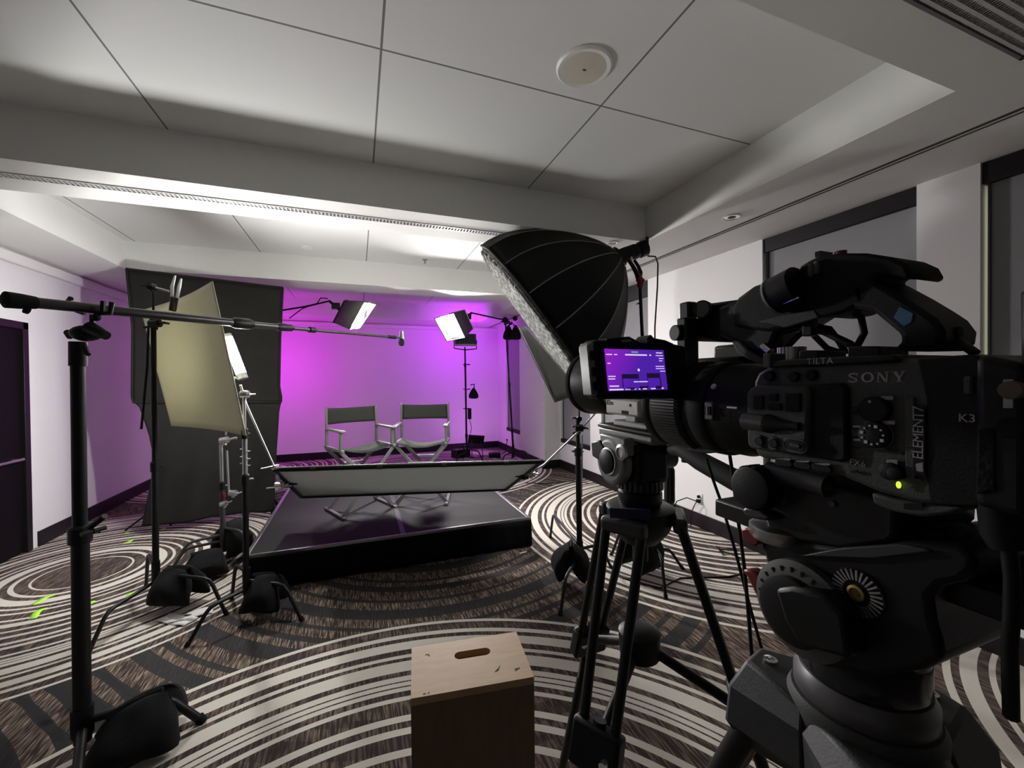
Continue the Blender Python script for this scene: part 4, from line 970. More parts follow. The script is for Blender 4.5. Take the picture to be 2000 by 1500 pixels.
# ================================================================== CINEMA CAMERA (foreground)
XS = .293
def F(px, py, x=XS): return WX(px, py, x)
def slab(pts, x, th): return MB().prism([F(a, b, x) for a, b in pts], (th, 0, 0))
def rect(a, b, c, d): return [(a, b), (c, b), (c, d), (a, d)]
def disc(mb, px, py, rpx, x, h, n=24, r2=None):
    c = F(px, py, x); t = (c-CO).dot(CF); r = rpx*t/FPX*1.12
    mb.lathe([(r, -.004), (r, h), (r2*t/FPX*1.12 if r2 else r*.9, h+.0006)], c, (-1, 0, 0), n); return c, r
def cinema_camera():
    t = thing('cinema_camera', 'black cinema video camera in the right foreground with SONY lettering and lit monitor', 'camera', (.35, .19, 1.535))
    O = (0, -1, 0); U = (0, 0, 1)
    body = slab([(1472, 745), (1480, 728), (1500, 716), (1640, 706), (1760, 700), (1900, 692), (1936, 700), (1936, 992), (1880, 990), (1800, 986), (1715, 962), (1640, 930), (1560, 908), (1480, 893), (1470, 870)], .296, .105).build('camera_body', M['camgrey'], t, bevel=.003)
    # rear dark half and underside wedge
    slab([(1790, 699), (1900, 692), (1936, 700), (1936, 992), (1880, 990), (1815, 986), (1808, 955), (1808, 880), (1808, 780)], .2945, .004).build('rear_side_cover', M['camdark'], t, bevel=.0012)
    slab([(1700, 962), (1745, 975), (1800, 986), (1850, 990), (1878, 992), (1850, 1006), (1800, 1010), (1745, 1000), (1705, 985)], .2935, .09).build('underside_wedge', M['camgrey'], t, bevel=.004)
    slab(rect(1765, 983, 1802, 994), .2928, .002).build('slot', M['camdark'], t)
    # front control block
    slab([(1457, 770), (1462, 760), (1475, 752), (1572, 756), (1578, 765), (1576, 884), (1565, 888), (1500, 882), (1466, 876), (1459, 868)], .287, .012).build('control_block', M['camgrey'], t, bevel=.0025)
    slab([(1574, 752), (1640, 748), (1652, 755), (1654, 900), (1640, 903), (1572, 892)], .2915, .006).build('display_recess', M['camdark'], t, bevel=.002)
    for r_, lb in ((rect(1470, 772, 1489, 800), 0), (rect(1500, 769, 1517, 783), 0), (rect(1499, 789, 1524, 801), 0), (rect(1533, 768, 1562, 804), 0)):
        slab(r_, .2850, .004).build('button', M['camdark'], t, bevel=.0008)
    mb = MB(); mb.tube([F(1456, 822, .288), F(1500, 827, .288)], .0068, 18); mb.build('rotary_knob', M['gunmetal'], t)
    MB().tube([F(1499, 827, .287), F(1506, 828, .287), F(1530, 831, .286), F(1562, 833, .286)], [.0072, .0070, .0035, .0028], 16).build('rotary_knob', M['camdark'], t)
    for px, py in ((1484, 862), (1512, 866)):
        mb = MB(); disc(mb, px, py, 11.5, .287, .001, r2=10.5); mb.build('button_ring', M['lightgreydark'], t); mb = MB(); disc(mb, px, py, 8.5, .2858, .0012); mb.build('button', M['camdark'], t)
    def pill(px0, px1, py0, py1, r, x, h, m, nm):
        a, b = F(px0, py0, x), F(px1, py1, x); tt = (a-CO).dot(CF); rr = r*tt/FPX
        pts = [a+V((0, math.cos(q)*rr, math.sin(q)*rr)) for q in [PI*.5-PI*i/10 for i in range(11)]]+[b+V((0, math.cos(q)*rr, math.sin(q)*rr)) for q in [-PI*.5-PI*i/10 for i in range(11)]]
        MB().prism(pts, (h, 0, 0)).build(nm, m, t, bevel=.0004)
    pill(1540, 1562, 868, 872, 14, .2864, .003, M['lightgreydark'], 'button_ring'); pill(1541, 1561, 868, 872, 10.5, .2858, .003, M['camdark'], 'button'); pill(1546, 1557, 869, 871, 4.5, .2850, .003, M['gunmetal'], 'button')
    for a, b, c, d in ((1519, 1540, 903, 906), (1556, 1576, 908, 911), (1590, 1616, 912, 917)): pill(a, b, c, d, 6.5, .2935, .003, M['camdark'], 'assign_button')
    for px, py in ((1503, 735), (1551, 736), (1586, 733)):
        mb = MB(); disc(mb, px, py, 9, .2945, .0015); mb.build('socket_cover', M['camdark'], t)
    # dials
    for px, py, r in ((1712, 799, 22), (1713, 849, 23)):
        mb = MB(); c, rr = disc(mb, px, py, r, .2945, .004, 32); mb.build('audio_dial', M['camdark'], t)
        if py > 820:
            mb = MB()
            for q in range(11):
                a = 2*PI*q/11+.2; mb.box(c+V((-.0047, math.cos(a)*rr*.70, math.sin(a)*rr*.70)), (.0006, .0011 if q % 3 else .0018, .0011 if q % 3 else .0018))
            mb.build('dial_mark', M['textwhite'], t)
            MB().lathe([(rr*1.04, .0), (rr*1.10, .0008), (rr*1.04, .001)], F(px, py, .2945), (-1, 0, 0), 32, cap=False).build('dial_rim', M['lightgreydark'], t)
        else:
            mb = MB(); mb.box(c+V((-.0047, .001, rr*.6)), (.0006, .0014, .0014)); mb.build('dial_mark', M['textgrey'], t)
    for r_ in (rect(1662, 794, 1678, 807), rect(1664, 839, 1680, 853)): slab(r_, .2925, .004).build('button', M['camdark'], t, bevel=.0006)
    mb = MB(); disc(mb, 1742, 920, 15, .2945, .003, r2=12); disc(mb, 1752, 924, 12, .2945, .0032, r2=9); mb.build('toggle_switch', M['camdark'], t)
    for r_ in (rect(1720, 774, 1744, 781), rect(1724, 822, 1747, 829), rect(1731, 898, 1752, 909), rect(1666, 831, 1680, 835), rect(1667, 857, 1680, 861), rect(1541, 814, 1552, 819), rect(1516, 896, 1543, 899), rect(1554, 900, 1580, 903), rect(1590, 905, 1620, 909)):
        slab(r_, .2938, .001).build('legend', M['textgrey'], t)
    slab([(1655, 871), (1700, 876), (1764, 884), (1764, 888), (1700, 880), (1655, 874)], .2940, .001).build('panel_seam', M['camdark'], t)
    slab([(1660, 920), (1672, 918), (1679, 924), (1664, 924)], .2940, .001).build('vent_notch', M['camdark'], t)
    slab([(1766, 775), (1784, 775), (1786, 935), (1800, 936), (1800, 942), (1775, 940), (1768, 925)], .2938, .002).build('media_door_edge', M['camgrey'], t, bevel=.0005)
    slab(rect(1785, 795, 1806, 930), .2936, .0015).build('label_strip', M['blackplastic'], t)
    letters('door_lettering', 'ELEMENT7', M['textgrey'], t, F(1803.5, 898, .2935), U, (0, 1, 0), .0068, font_space=.92)
    slab([(1790, 920), (1788, 906), (1802, 903), (1803, 922)], .2934, .001).build('door_emblem', M['textgrey'], t, label='pale triangle emblem')
    o = F(1794, 912, .2934)
    letters('side_lettering', 'FX6', M['textgrey'], t, F(1659, 907, .2955), O, U, .0055)
    letters('rear_lettering', 'K3', M['textgrey'], t, F(1871, 823, .2942), O, U, .0060)
    letters('cage_lettering', 'TILTA', M['textgrey'], t, F(1576, 712, .2905), O, U, .0060, font_space=1.1)
    # maker's lettering, slab serif, built stroke by stroke
    a, b = F(1655, 747.5, .2957), F(1769, 745.5, .2957); uu = (b-a); Lw = uu.length; uu.normalize(); hh = .0062
    mb = MB(); dn = V((.0006, 0, 0))
    def q(x0, y0, x1, y1, w, flat=True):
        p0 = a+uu*x0*Lw+V((0, 0, y0*hh)); p1 = a+uu*x1*Lw+V((0, 0, y1*hh)); mb.prism([p0-uu*w*Lw/2, p0+uu*w*Lw/2, p1+uu*w*Lw/2, p1-uu*w*Lw/2], dn)
    def arc(cx, cy, rx, ry, a0, a1, w, n=10):
        o_, i_ = [], []
        for k in range(n+1):
            th = math.radians(a0+(a1-a0)*k/n); vt = abs(math.cos(th)); ww = w*(.55+.45*vt)
            o_.append(a+uu*(cx+math.cos(th)*rx)*Lw+V((0, 0, (cy+math.sin(th)*ry)*hh))); i_.append(a+uu*(cx+math.cos(th)*(rx-ww))*Lw+V((0, 0, (cy+math.sin(th)*(ry-.16))*hh)))
        for k in range(n): mb.prism([o_[k], o_[k+1], i_[k+1], i_[k]], dn)
    arc(.105, .74, .088, .27, 20, 270, .04); arc(.105, .26, .088, .27, 90, -160, .04); q(.185, .62, .185, 1.0, .014); q(.02, 0, .02, .38, .014)
    arc(.37, .5, .115, .52, 0, 360, .05, 24)
    q(.555, 0, .555, 1, .022); q(.70, 0, .70, 1, .022); q(.56, 1, .69, 0, .05); q(.54, .93, .54, 1, .09); q(.555, 0, .555, .07, .09); q(.70, .93, .70, 1, .09)
    q(.895, 0, .895, .45, .045); q(.82, 1, .89, .42, .05); q(.975, 1, .905, .42, .024); q(.82, .93, .82, 1, .10); q(.975, .93, .975, 1, .08); q(.895, 0, .895, .07, .11)
    mb.build('maker_lettering', M['textgrey'], t, label='grey SONY lettering')
    led = emit('status lamp', (.62, 1.0, .05), 1.3)
    mb = MB(); c = F(1755, 947, .2935); mb.ball(c, .0016, (.5, .8, 1.3)); mb.build('status_lamp', led, t, label='glowing yellow green status lamp')
    # cage top plate and fittings
    MB().prism([F(1496, 716, .2905), F(1496, 706, .2905), F(1560, 700, .2905), F(1700, 694, .2905), F(1750, 692, .2905), F(1750, 706, .2905), F(1600, 714, .2905)], (.12, 0, 0)).build('cage_plate', M['blackmetal'], t, bevel=.0015)
    slab(rect(1490, 690, 1503, 718), .2890, .03).build('cage_post', M['lightgreydark'], t, bevel=.001)
    mb = MB(); c = F(1546, 691, .315)
    for k in range(22):
        a_ = 2*PI*k/22; mb.box(c+V((math.cos(a_)*.0085, math.sin(a_)*.0085, 0)), (.0022, .0016, .010), Matrix.Rotation(a_, 3, 'Z'))
    mb.lathe([(.0085, -.005), (.0085, .005)], c, (0, 0, 1), 22); mb.build('knurled_knob', M['steel'], t, label='shiny knurled knob')
    for r_ in (rect(1560, 684, 1598, 702), rect(1655, 676, 1718, 698), rect(1668, 694, 1674, 712)): slab(r_, .296, .03 if r_[0][0] != 1668 else .002).build('cage_block' if r_[0][0] != 1668 else 'locating_pin', M['blackplastic'] if r_[0][0] != 1668 else M['lightgreydark'], t, bevel=.001)
    # battery plate, battery, rear cable
    slab([(1900, 690), (1938, 697), (1962, 702), (2010, 712), (2010, 1018), (1960, 1006), (1930, 996), (1900, 992)], .290, .112).build('battery', M['blackplastic'], t, bevel=.004)
    slab(rect(1880, 735, 1898, 770), .2925, .003).build('rear_button_pad', M['camgrey'], t, bevel=.001)
    slab([(1908, 838), (1940, 834), (1945, 850), (1945, 960), (1905, 966)], .2890, .002).build('battery_texture', M['bagcloth'], t, bevel=.001)
    slab(rect(1959, 741, 1978, 797), .2888, .002).build('gap_patch', M['lightgrey'], t, label='pale patch for the see-through gap'); mb = MB(); disc(mb, 1976, 762, 16, .2885, .0012); mb.build('gap_spot', M['brown'], t)  # pale plate and brown disc stand in for a see-through gap to the wall
    mb = MB(); disc(mb, 1974, 836, 18, .2895, .001); mb.build('connector', M['rubber'], t)
    slab([(1990, 572), (1996, 565), (2020, 562), (2020, 716), (1992, 712)], .285, .03).build('wireless_transmitter', M['blackplastic'], t, bevel=.002)
    MB().tube([F(1952, 985, .30), F(1962, 1045, .30), F(1972, 1072, .30)], [.008, .0085, .0068], 14).build('cable_plug', M['rubber'], t)
    MB().tube([F(1970, 1065, .30), F(1977, 1130, .30), F(1976, 1200, .30), F(1972, 1262, .30), F(1975, 1400, .31)], .0032, 10).build('rear_cable', M['coil'], t)
    # lens
    o = V((.352, .245, 1.619)); ax_ = V((0, 1, 0))
    def L_(prof, nm, m, **k): return MB().lathe(prof, o, ax_, 56).build(nm, m, t, **k)
    L_([(.036, -.002), (.037, .0), (.037, .006), (.040, .010)], 'lens_mount', M['camdark'])
    L_([(.040, .008), (.0415, .012), (.0415, .032), (.044, .040), (.044, .062)], 'lens_barrel', M['camdark'])
    L_([(.0455, .060), (.047, .064), (.047, .078), (.0455, .080)], 'focus_ring', M['rubber'])
    L_([(.047, .088), (.0485, .092), (.0485, .132), (.047, .135)], 'zoom_ring', M['rubber'])
    L_([(.045, .078), (.046, .09)], 'barrel_step', M['camdark'])
    mb = MB()
    for k in range(96):
        a_ = 2*PI*k/96; mb.box(o+V((math.cos(a_)*.0487, .112, math.sin(a_)*.0487)), (.0014, .036, .0015), Matrix.Rotation(-a_, 3, 'Y'))
    mb.build('zoom_rib', M['gunmetal'], t)
    L_([(.047, .135), (.0490, .138), (.0490, .146), (.044, .147), (.043, .136)], 'front_rim', M['blackplastic'])
    L_([(.042, .139), (.02, .143), (.001, .144)], 'front_element', M['glassdark'])
    def onb(px, py, R):     # point on the barrel surface along a sight line
        d = ray(px, py); A_ = d.x**2+d.z**2; B_ = 2*(d.x*(CO.x-o.x)+d.z*(CO.z-o.z)); C_ = (CO.x-o.x)**2+(CO.z-o.z)**2-R*R
        s = (-B_-math.sqrt(max(0, B_*B_-4*A_*C_)))/(2*A_); return CO+d*s
    p = onb(1386, 802, .0445); nrm = V((p.x-o.x, 0, p.z-o.z)).normalized(); up = nrm.cross(V((0, 1, 0)))
    Rm = Matrix((V((0, 1, 0)), up, nrm)).transposed()
    MB().box(p, (.0095, .017, .003), Rm).build('lens_switch', M['lightgreydark'], t, bevel=.001); MB().box(p+nrm*.002, (.0065, .008, .002), Rm).build('switch_slider', M['camdark'], t, bevel=.0006)
    MB().box(p+nrm*.003, (.0008, .007, .001), Rm).build('switch_mark', M['textgrey'], t)
    p = onb(1430, 796, .0420); nrm = V((p.x-o.x, 0, p.z-o.z)).normalized(); Rm = Matrix((V((0, 1, 0)), nrm.cross(V((0, 1, 0))), nrm)).transposed(); MB().box(p, (.0105, .0016, .0012), Rm).build('index_mark', M['whiteplastic'], t, label='white index line')
    p = onb(1394, 755, .0445); nrm = V((p.x-o.x, 0, p.z-o.z)).normalized(); MB().lathe([(.0028, -.001), (.0028, .0008), (.001, .001)], p, nrm, 16).build('lens_badge', M['textwhite'], t)
    MB().prism([F(1352, 868, .33), F(1400, 872, .33), F(1424, 880, .33), F(1380, 886, .33), F(1340, 880, .33)], (.03, 0, 0)).build('lens_support', M['blackmetal'], t, bevel=.001)
    # monitor
    yM = .330; Wp = lambda px, py, y=yM: WY(px, py, y)
    mon = MB().prism([Wp(1158, 668), Wp(1166, 663), Wp(1300, 668), Wp(1338, 676), Wp(1344, 684), Wp(1344, 772), Wp(1338, 779), Wp(1172, 780), Wp(1166, 775)], (0, .022, 0)).build('monitor', M['blackplastic'], t, bevel=.003)
    MB().prism([Wp(1147, 676), Wp(1150, 669), Wp(1159, 668), Wp(1168, 770), Wp(1165, 773), Wp(1156, 773)], (0, .016, 0)).build('monitor_side', M['lightgrey'], mon, bevel=.0015, label='light grey button edge')
    for y_ in (694, 726, 754): MB().box(Wp(1157+(y_-690)*.1, y_, yM-.001), (.0055, .004, .0085)).build('monitor_button', M['camdark'], mon, bevel=.001)
    MB().prism([Wp(1185, 669), Wp(1187, 660), Wp(1230, 657), Wp(1250, 668)], (0, .02, 0)).prism([Wp(1262, 670), Wp(1266, 659), Wp(1272, 653), Wp(1278, 660), Wp(1300, 664), Wp(1318, 672)], (0, .02, 0)).build('hood_latch', M['blackplastic'], mon, bevel=.001)
    MB().prism([Wp(1213, 664, yM-.001), Wp(1232, 663, yM-.001), Wp(1235, 667, yM-.001), Wp(1216, 668, yM-.001)], (0, .004, 0)).prism([Wp(1250, 665, yM-.001), Wp(1268, 665, yM-.001), Wp(1262, 670, yM-.001), Wp(1250, 669, yM-.001)], (0, .004, 0)).build('latch_plate', M['lightgrey'], mon)
    sc = [(1180, 681), (1296, 684), (1304, 761), (1188, 764)]
    def S(u, v, y=yM-.0006):
        q_ = [Wp(a_, b_, y) for a_, b_ in sc]; return (q_[0].lerp(q_[1], u)).lerp(q_[3].lerp(q_[2], u), v)
    mm, nt = _nodes('monitor picture'); out = N(nt, 'ShaderNodeOutputMaterial'); em = N(nt, 'ShaderNodeEmission'); uvn = N(nt, 'ShaderNodeUVMap'); uvn.uv_map = 'picture'
    sp = N(nt, 'ShaderNodeSeparateXYZ'); nt.links.new(uvn.outputs[0], sp.inputs[0])
    r1 = N(nt, 'ShaderNodeValToRGB'); e = r1.color_ramp.elements; e[0].color = (.28, .015, .55, 1); e[1].color = (.075, .015, .38, 1); e[1].position = .75
    ad = N(nt, 'ShaderNodeMath', operation='MULTIPLY_ADD'); nt.links.new(sp.outputs[1], ad.inputs[0]); ad.inputs[1].default_value = .35; nt.links.new(sp.outputs[0], ad.inputs[2])
    nt.links.new(ad.outputs[0], r1.inputs[0]); nt.links.new(r1.outputs[0], em.inputs[0]); em.inputs[1].default_value = 1.0; nt.links.new(em.outputs[0], out.inputs[0])
    mb = MB(); mb.grid(lambda u, v: S(u, v), 6, 6); so = mb.build('screen', mm, mon, label='screen showing two chairs on violet')
    uvl = so.data.uv_layers.new(name='picture'); inv = WORLD[so.name]
    P0, P1, P3 = S(0, 0), S(1, 0), S(0, 1)
    for li in so.data.loops:
        w = inv @ so.data.vertices[li.vertex_index].co; uvl.data[li.index].uv = ((w-P0).dot(P1-P0)/(P1-P0).length_squared, (w-P0).dot(P3-P0)/(P3-P0).length_squared)
    dark = emit('screen dark shape', (.012, .006, .03), 1.0); lit = emit('screen figures', (.75, .62, .95), 1.0); grn = emit('screen green figures', (.1, .5, .2), 1.0)
    def patch(lst, m, nm, y=yM-.0009):
        mb = MB()
        for (u0, v0, u1, v1) in lst: mb.bm.faces.new([mb.bm.verts.new(S(*q_, y)) for q_ in ((u0, v0), (u1, v0), (u1, v1), (u0, v1))])
        return mb.build(nm, m, so)
    patch([(.24, .60, .52, .71), (.66, .58, .89, .70), (.24, .7, .255, .97), (.51, .7, .52, .8), (.66, .7, .67, .92), (.88, .7, .90, .95), (.3, .93, .45, .97), (.52, .90, .66, .96), (.8, .9, .88, .97)], dark, 'picture_chairs')
    patch([(.33, .115, .70, .15), (.74, .115, .77, .15), (.02, .12, .12, .145), (.15, .12, .2, .145), (.03, .33, .08, .355), (.86, .06, .97, .085), (.85, .13, .98, .15), (.90, .20, .98, .22), (.9, .26, .96, .28),
           (.83, .40, .98, .42), (.83, .455, .98, .475), (.9, .52, .99, .54), (.02, .64, .14, .665), (.02, .70, .13, .725), (.43, .775, .67, .80), (.03, .87, .18, .90), (.02, .95, .25, .985), (.28, .955, .36, .98), (.43, .955, .46, .98), (.50, .955, .53, .98), (.57, .95, .64, .98), (.71, .95, .79, .98), (.90, .94, .93, .98), (.515, .47, .55, .53)], lit, 'screen_figures')
    patch([(.44, .05, .55, .08)], grn, 'screen_figures')
    MB().box(D(1343, 690, .44), (.018, .014, .075)).build('monitor_arm', M['blackmetal'], t, bevel=.002)
    # top handle
    H0 = .334; th = .040
    def hp(pts, nm, m, x=H0, w=th, bev=.004, **k): return MB().prism([F(a_, b_, x) for a_, b_ in pts], (w, 0, 0)).build(nm, m, t, bevel=bev, **k)
    grip = hp([(1556, 590), (1560, 520), (1580, 508), (1600, 499), (1640, 494), (1690, 494), (1740, 502), (1768, 515), (1777, 532), (1776, 541), (1766, 543), (1745, 538), (1712, 538), (1700, 545), (1712, 556), (1690, 590), (1640, 612), (1600, 620)], 'handle_grip', M['rubber'])
    hp([(1640, 520), (1712, 552), (1760, 579), (1800, 604), (1826, 622), (1843, 646), (1840, 668), (1828, 684), (1738, 686), (1756, 668), (1758, 655), (1700, 606), (1650, 600)], 'handle_rear_arm', M['camdark'])
    hp([(1757, 598), (1784, 612), (1780, 630), (1765, 638), (1745, 620)], 'tape_patch', M['blue'], x=.3335, w=.002, bev=.0003, label='blue tape patch')
    hp([(1500, 650), (1430, 640), (1428, 600), (1440, 580), (1470, 558), (1510, 545), (1560, 540), (1580, 560), (1590, 612), (1560, 632)], 'handle_front', M['camdark'], x=.338, w=.034)
    hp([(1600, 621), (1530, 640), (1480, 628), (1540, 612), (1590, 604)], 'handle_highlight_strip', M['camgrey'], x=.3335, w=.004, bev=.001)  # paler grey strip painted in as a highlight along the handle
    MB().tube([F(1514, 578, .33), F(1560, 556, .33)], .0155, 20).build('audio_module', M['blackplastic'], t); MB().tube([F(1513, 579, .33), F(1517, 577, .33)], .0163, 20).build('module_rim', M['lightgrey'], t)
    MB().tube([F(1496, 578, .33), F(1512, 574, .33)], .004, 10).build('module_knob', M['steel'], t)
    MB().tube([F(1527, 585, .322), F(1531, 592, .322), F(1562, 580, .322)], .0013, 8).build('wire_bail', M['chrome'], t)
    for px in (1585, 1597): MB().box(F(px, 528+(px-1585)*-.5, .333), (.004, .004, .010)).build('handle_button', M['camgrey'], t, bevel=.001)
    MB().lathe([(.004, -.003), (.004, .0008), (.001, .001)], F(1642, 493, .352), (0, 0, 1), 16).build('record_button', M['red'], t, label='red record button')
    MB().bb(F(1602, 500, .345), F(1616, 496, .36)).build('handle_screw', M['blackmetal'], t)
    # front rods and clamps
    a_ = D(1371, 604, .425); MB().tube([a_, a_+V((.055, .03, 0))], .0093, 22).build('front_rod', M['blackplastic'], t); MB().tube([a_-V((.0008, 0, 0)), a_+V((.002, .001, 0))], .0078, 22).build('rod_end', M['lightgreydark'], t)
    a_ = D(1318, 650, .440); MB().tube([a_, a_+V((.09, .0, 0))], .0084, 22).build('front_rod', M['blackplastic'], t); MB().tube([a_-V((.0008, 0, 0)), a_+V((.002, 0, 0))], .0072, 22).build('rod_end', M['lightgreydark'], t)
    MB().box(D(1344, 628, .455), (.013, .014, .042)).build('rod_clamp', M['blackmetal'], t, bevel=.002)
    slab([(1360, 612), (1385, 592), (1445, 584), (1448, 668), (1400, 668), (1360, 660)], .345, .024).build('rod_mount', M['blackplastic'], t, bevel=.003)
    hp([(1400, 600), (1440, 585), (1500, 600), (1520, 640), (1500, 690), (1470, 690), (1430, 668), (1400, 655)], 'front_bracket', M['blackplastic'], x=.340, w=.03)
    hp([(1428, 666), (1442, 666), (1462, 688), (1500, 704), (1498, 716), (1470, 706), (1440, 690)], 'bracket_brace', M['camgrey'], x=.336, w=.012, bev=.001)
    MB().tube([F(1490, 676, .337), F(1504, 688, .337)], .004, 10).build('thumb_screw', M['chrome'], t)
    # cables round the handle
    cb = [[(1500, 655), (1560, 640), (1610, 648), (1660, 672), (1680, 690)], [(1655, 604), (1682, 620), (1688, 650), (1672, 680), (1660, 692)], [(1522, 695), (1560, 655), (1590, 636), (1620, 642), (1640, 668), (1652, 690)],
          [(1570, 620), (1590, 655), (1615, 680), (1645, 690)], [(1506, 640), (1512, 670), (1508, 690)]]
    for k, q_ in enumerate(cb): MB().tube([F(a_, b_, .348+.004*k) for a_, b_ in q_], .0024 if k else .0028, 10).build('cable', M['coil'], t)
    MB().box(F(1582, 640, .345), (.008, .008, .014)).build('cable_clip', M['blackplastic'], t, bevel=.001)
    MB().tube([F(1838, 652, .35), F(1876, 648, .35)], .0034, 12).build('antenna_stub', M['rubber'], t); MB().tube([F(1840, 655, .352), F(1868, 664, .35), F(1905, 690, .345)], .0026, 10).build('cable', M['coil'], t)
    # base plate, knob and lever under the body
    slab([(1495, 912), (1560, 925), (1640, 948), (1720, 975), (1752, 992), (1748, 1050), (1735, 1062), (1640, 1072), (1520, 1052), (1498, 1030), (1482, 985), (1485, 930)], .300, .09).build('base_plate', M['blackmetal'], t, bevel=.003)
    MB().tube([F(1502, 920, .297), F(1618, 950, .297)], .0075, 16).build('side_rail', M['gunmetal'], t)
    MB().bb(F(1612, 958, .294), F(1618, 934, .30)).build('rail_stop', M['steel'], t)
    mb = MB(); c, r = disc(mb, 1485, 950, 36, .292, .012, 28); mb.build('rod_lock_knob', M['blackplastic'], t)
    mb = MB()
    for k in range(18):
        a_ = 2*PI*k/18; mb.box(c+V((-.0045, math.cos(a_)*r, math.sin(a_)*r)), (.012, .002, .0032), Matrix.Rotation(a_, 3, 'X'))
    mb.build('knob_grip', M['camdark'], t)
    slab([(1448, 996), (1456, 990), (1480, 994), (1502, 1008), (1500, 1018), (1470, 1014), (1454, 1008)], .290, .014).build('lock_lever', M['gunmetal'], t, bevel=.002)
    mb = MB(); disc(mb, 1532, 976, 8, .2995, .001); disc(mb, 1627, 984, 6, .2995, .001); mb.build('screw', M['gunmetal'], t)
    # loose monitor cables
    tag(MB().tube([D(1380, 895, .47), D(1392, 935, .46), D(1410, 985, .45), D(1437, 1080, .44), D(1466, 1190, .42), D(1490, 1275, .41), D(1495, 1300, .40)], .0016, 8).build('cable', M['coil']), 'thin black cable hanging from the cinema camera lens, left of two', 'cable')
    tag(MB().tube([D(1424, 880, .45), D(1430, 920, .45), D(1441, 1010, .44), D(1454, 1110, .42), D(1462, 1200, .40), D(1469, 1290, .39), D(1470, 1310, .38)], .0018, 8).build('cable', M['coil']), 'thin black cable hanging from the cinema camera lens, right of two', 'cable')
cinema_camera()
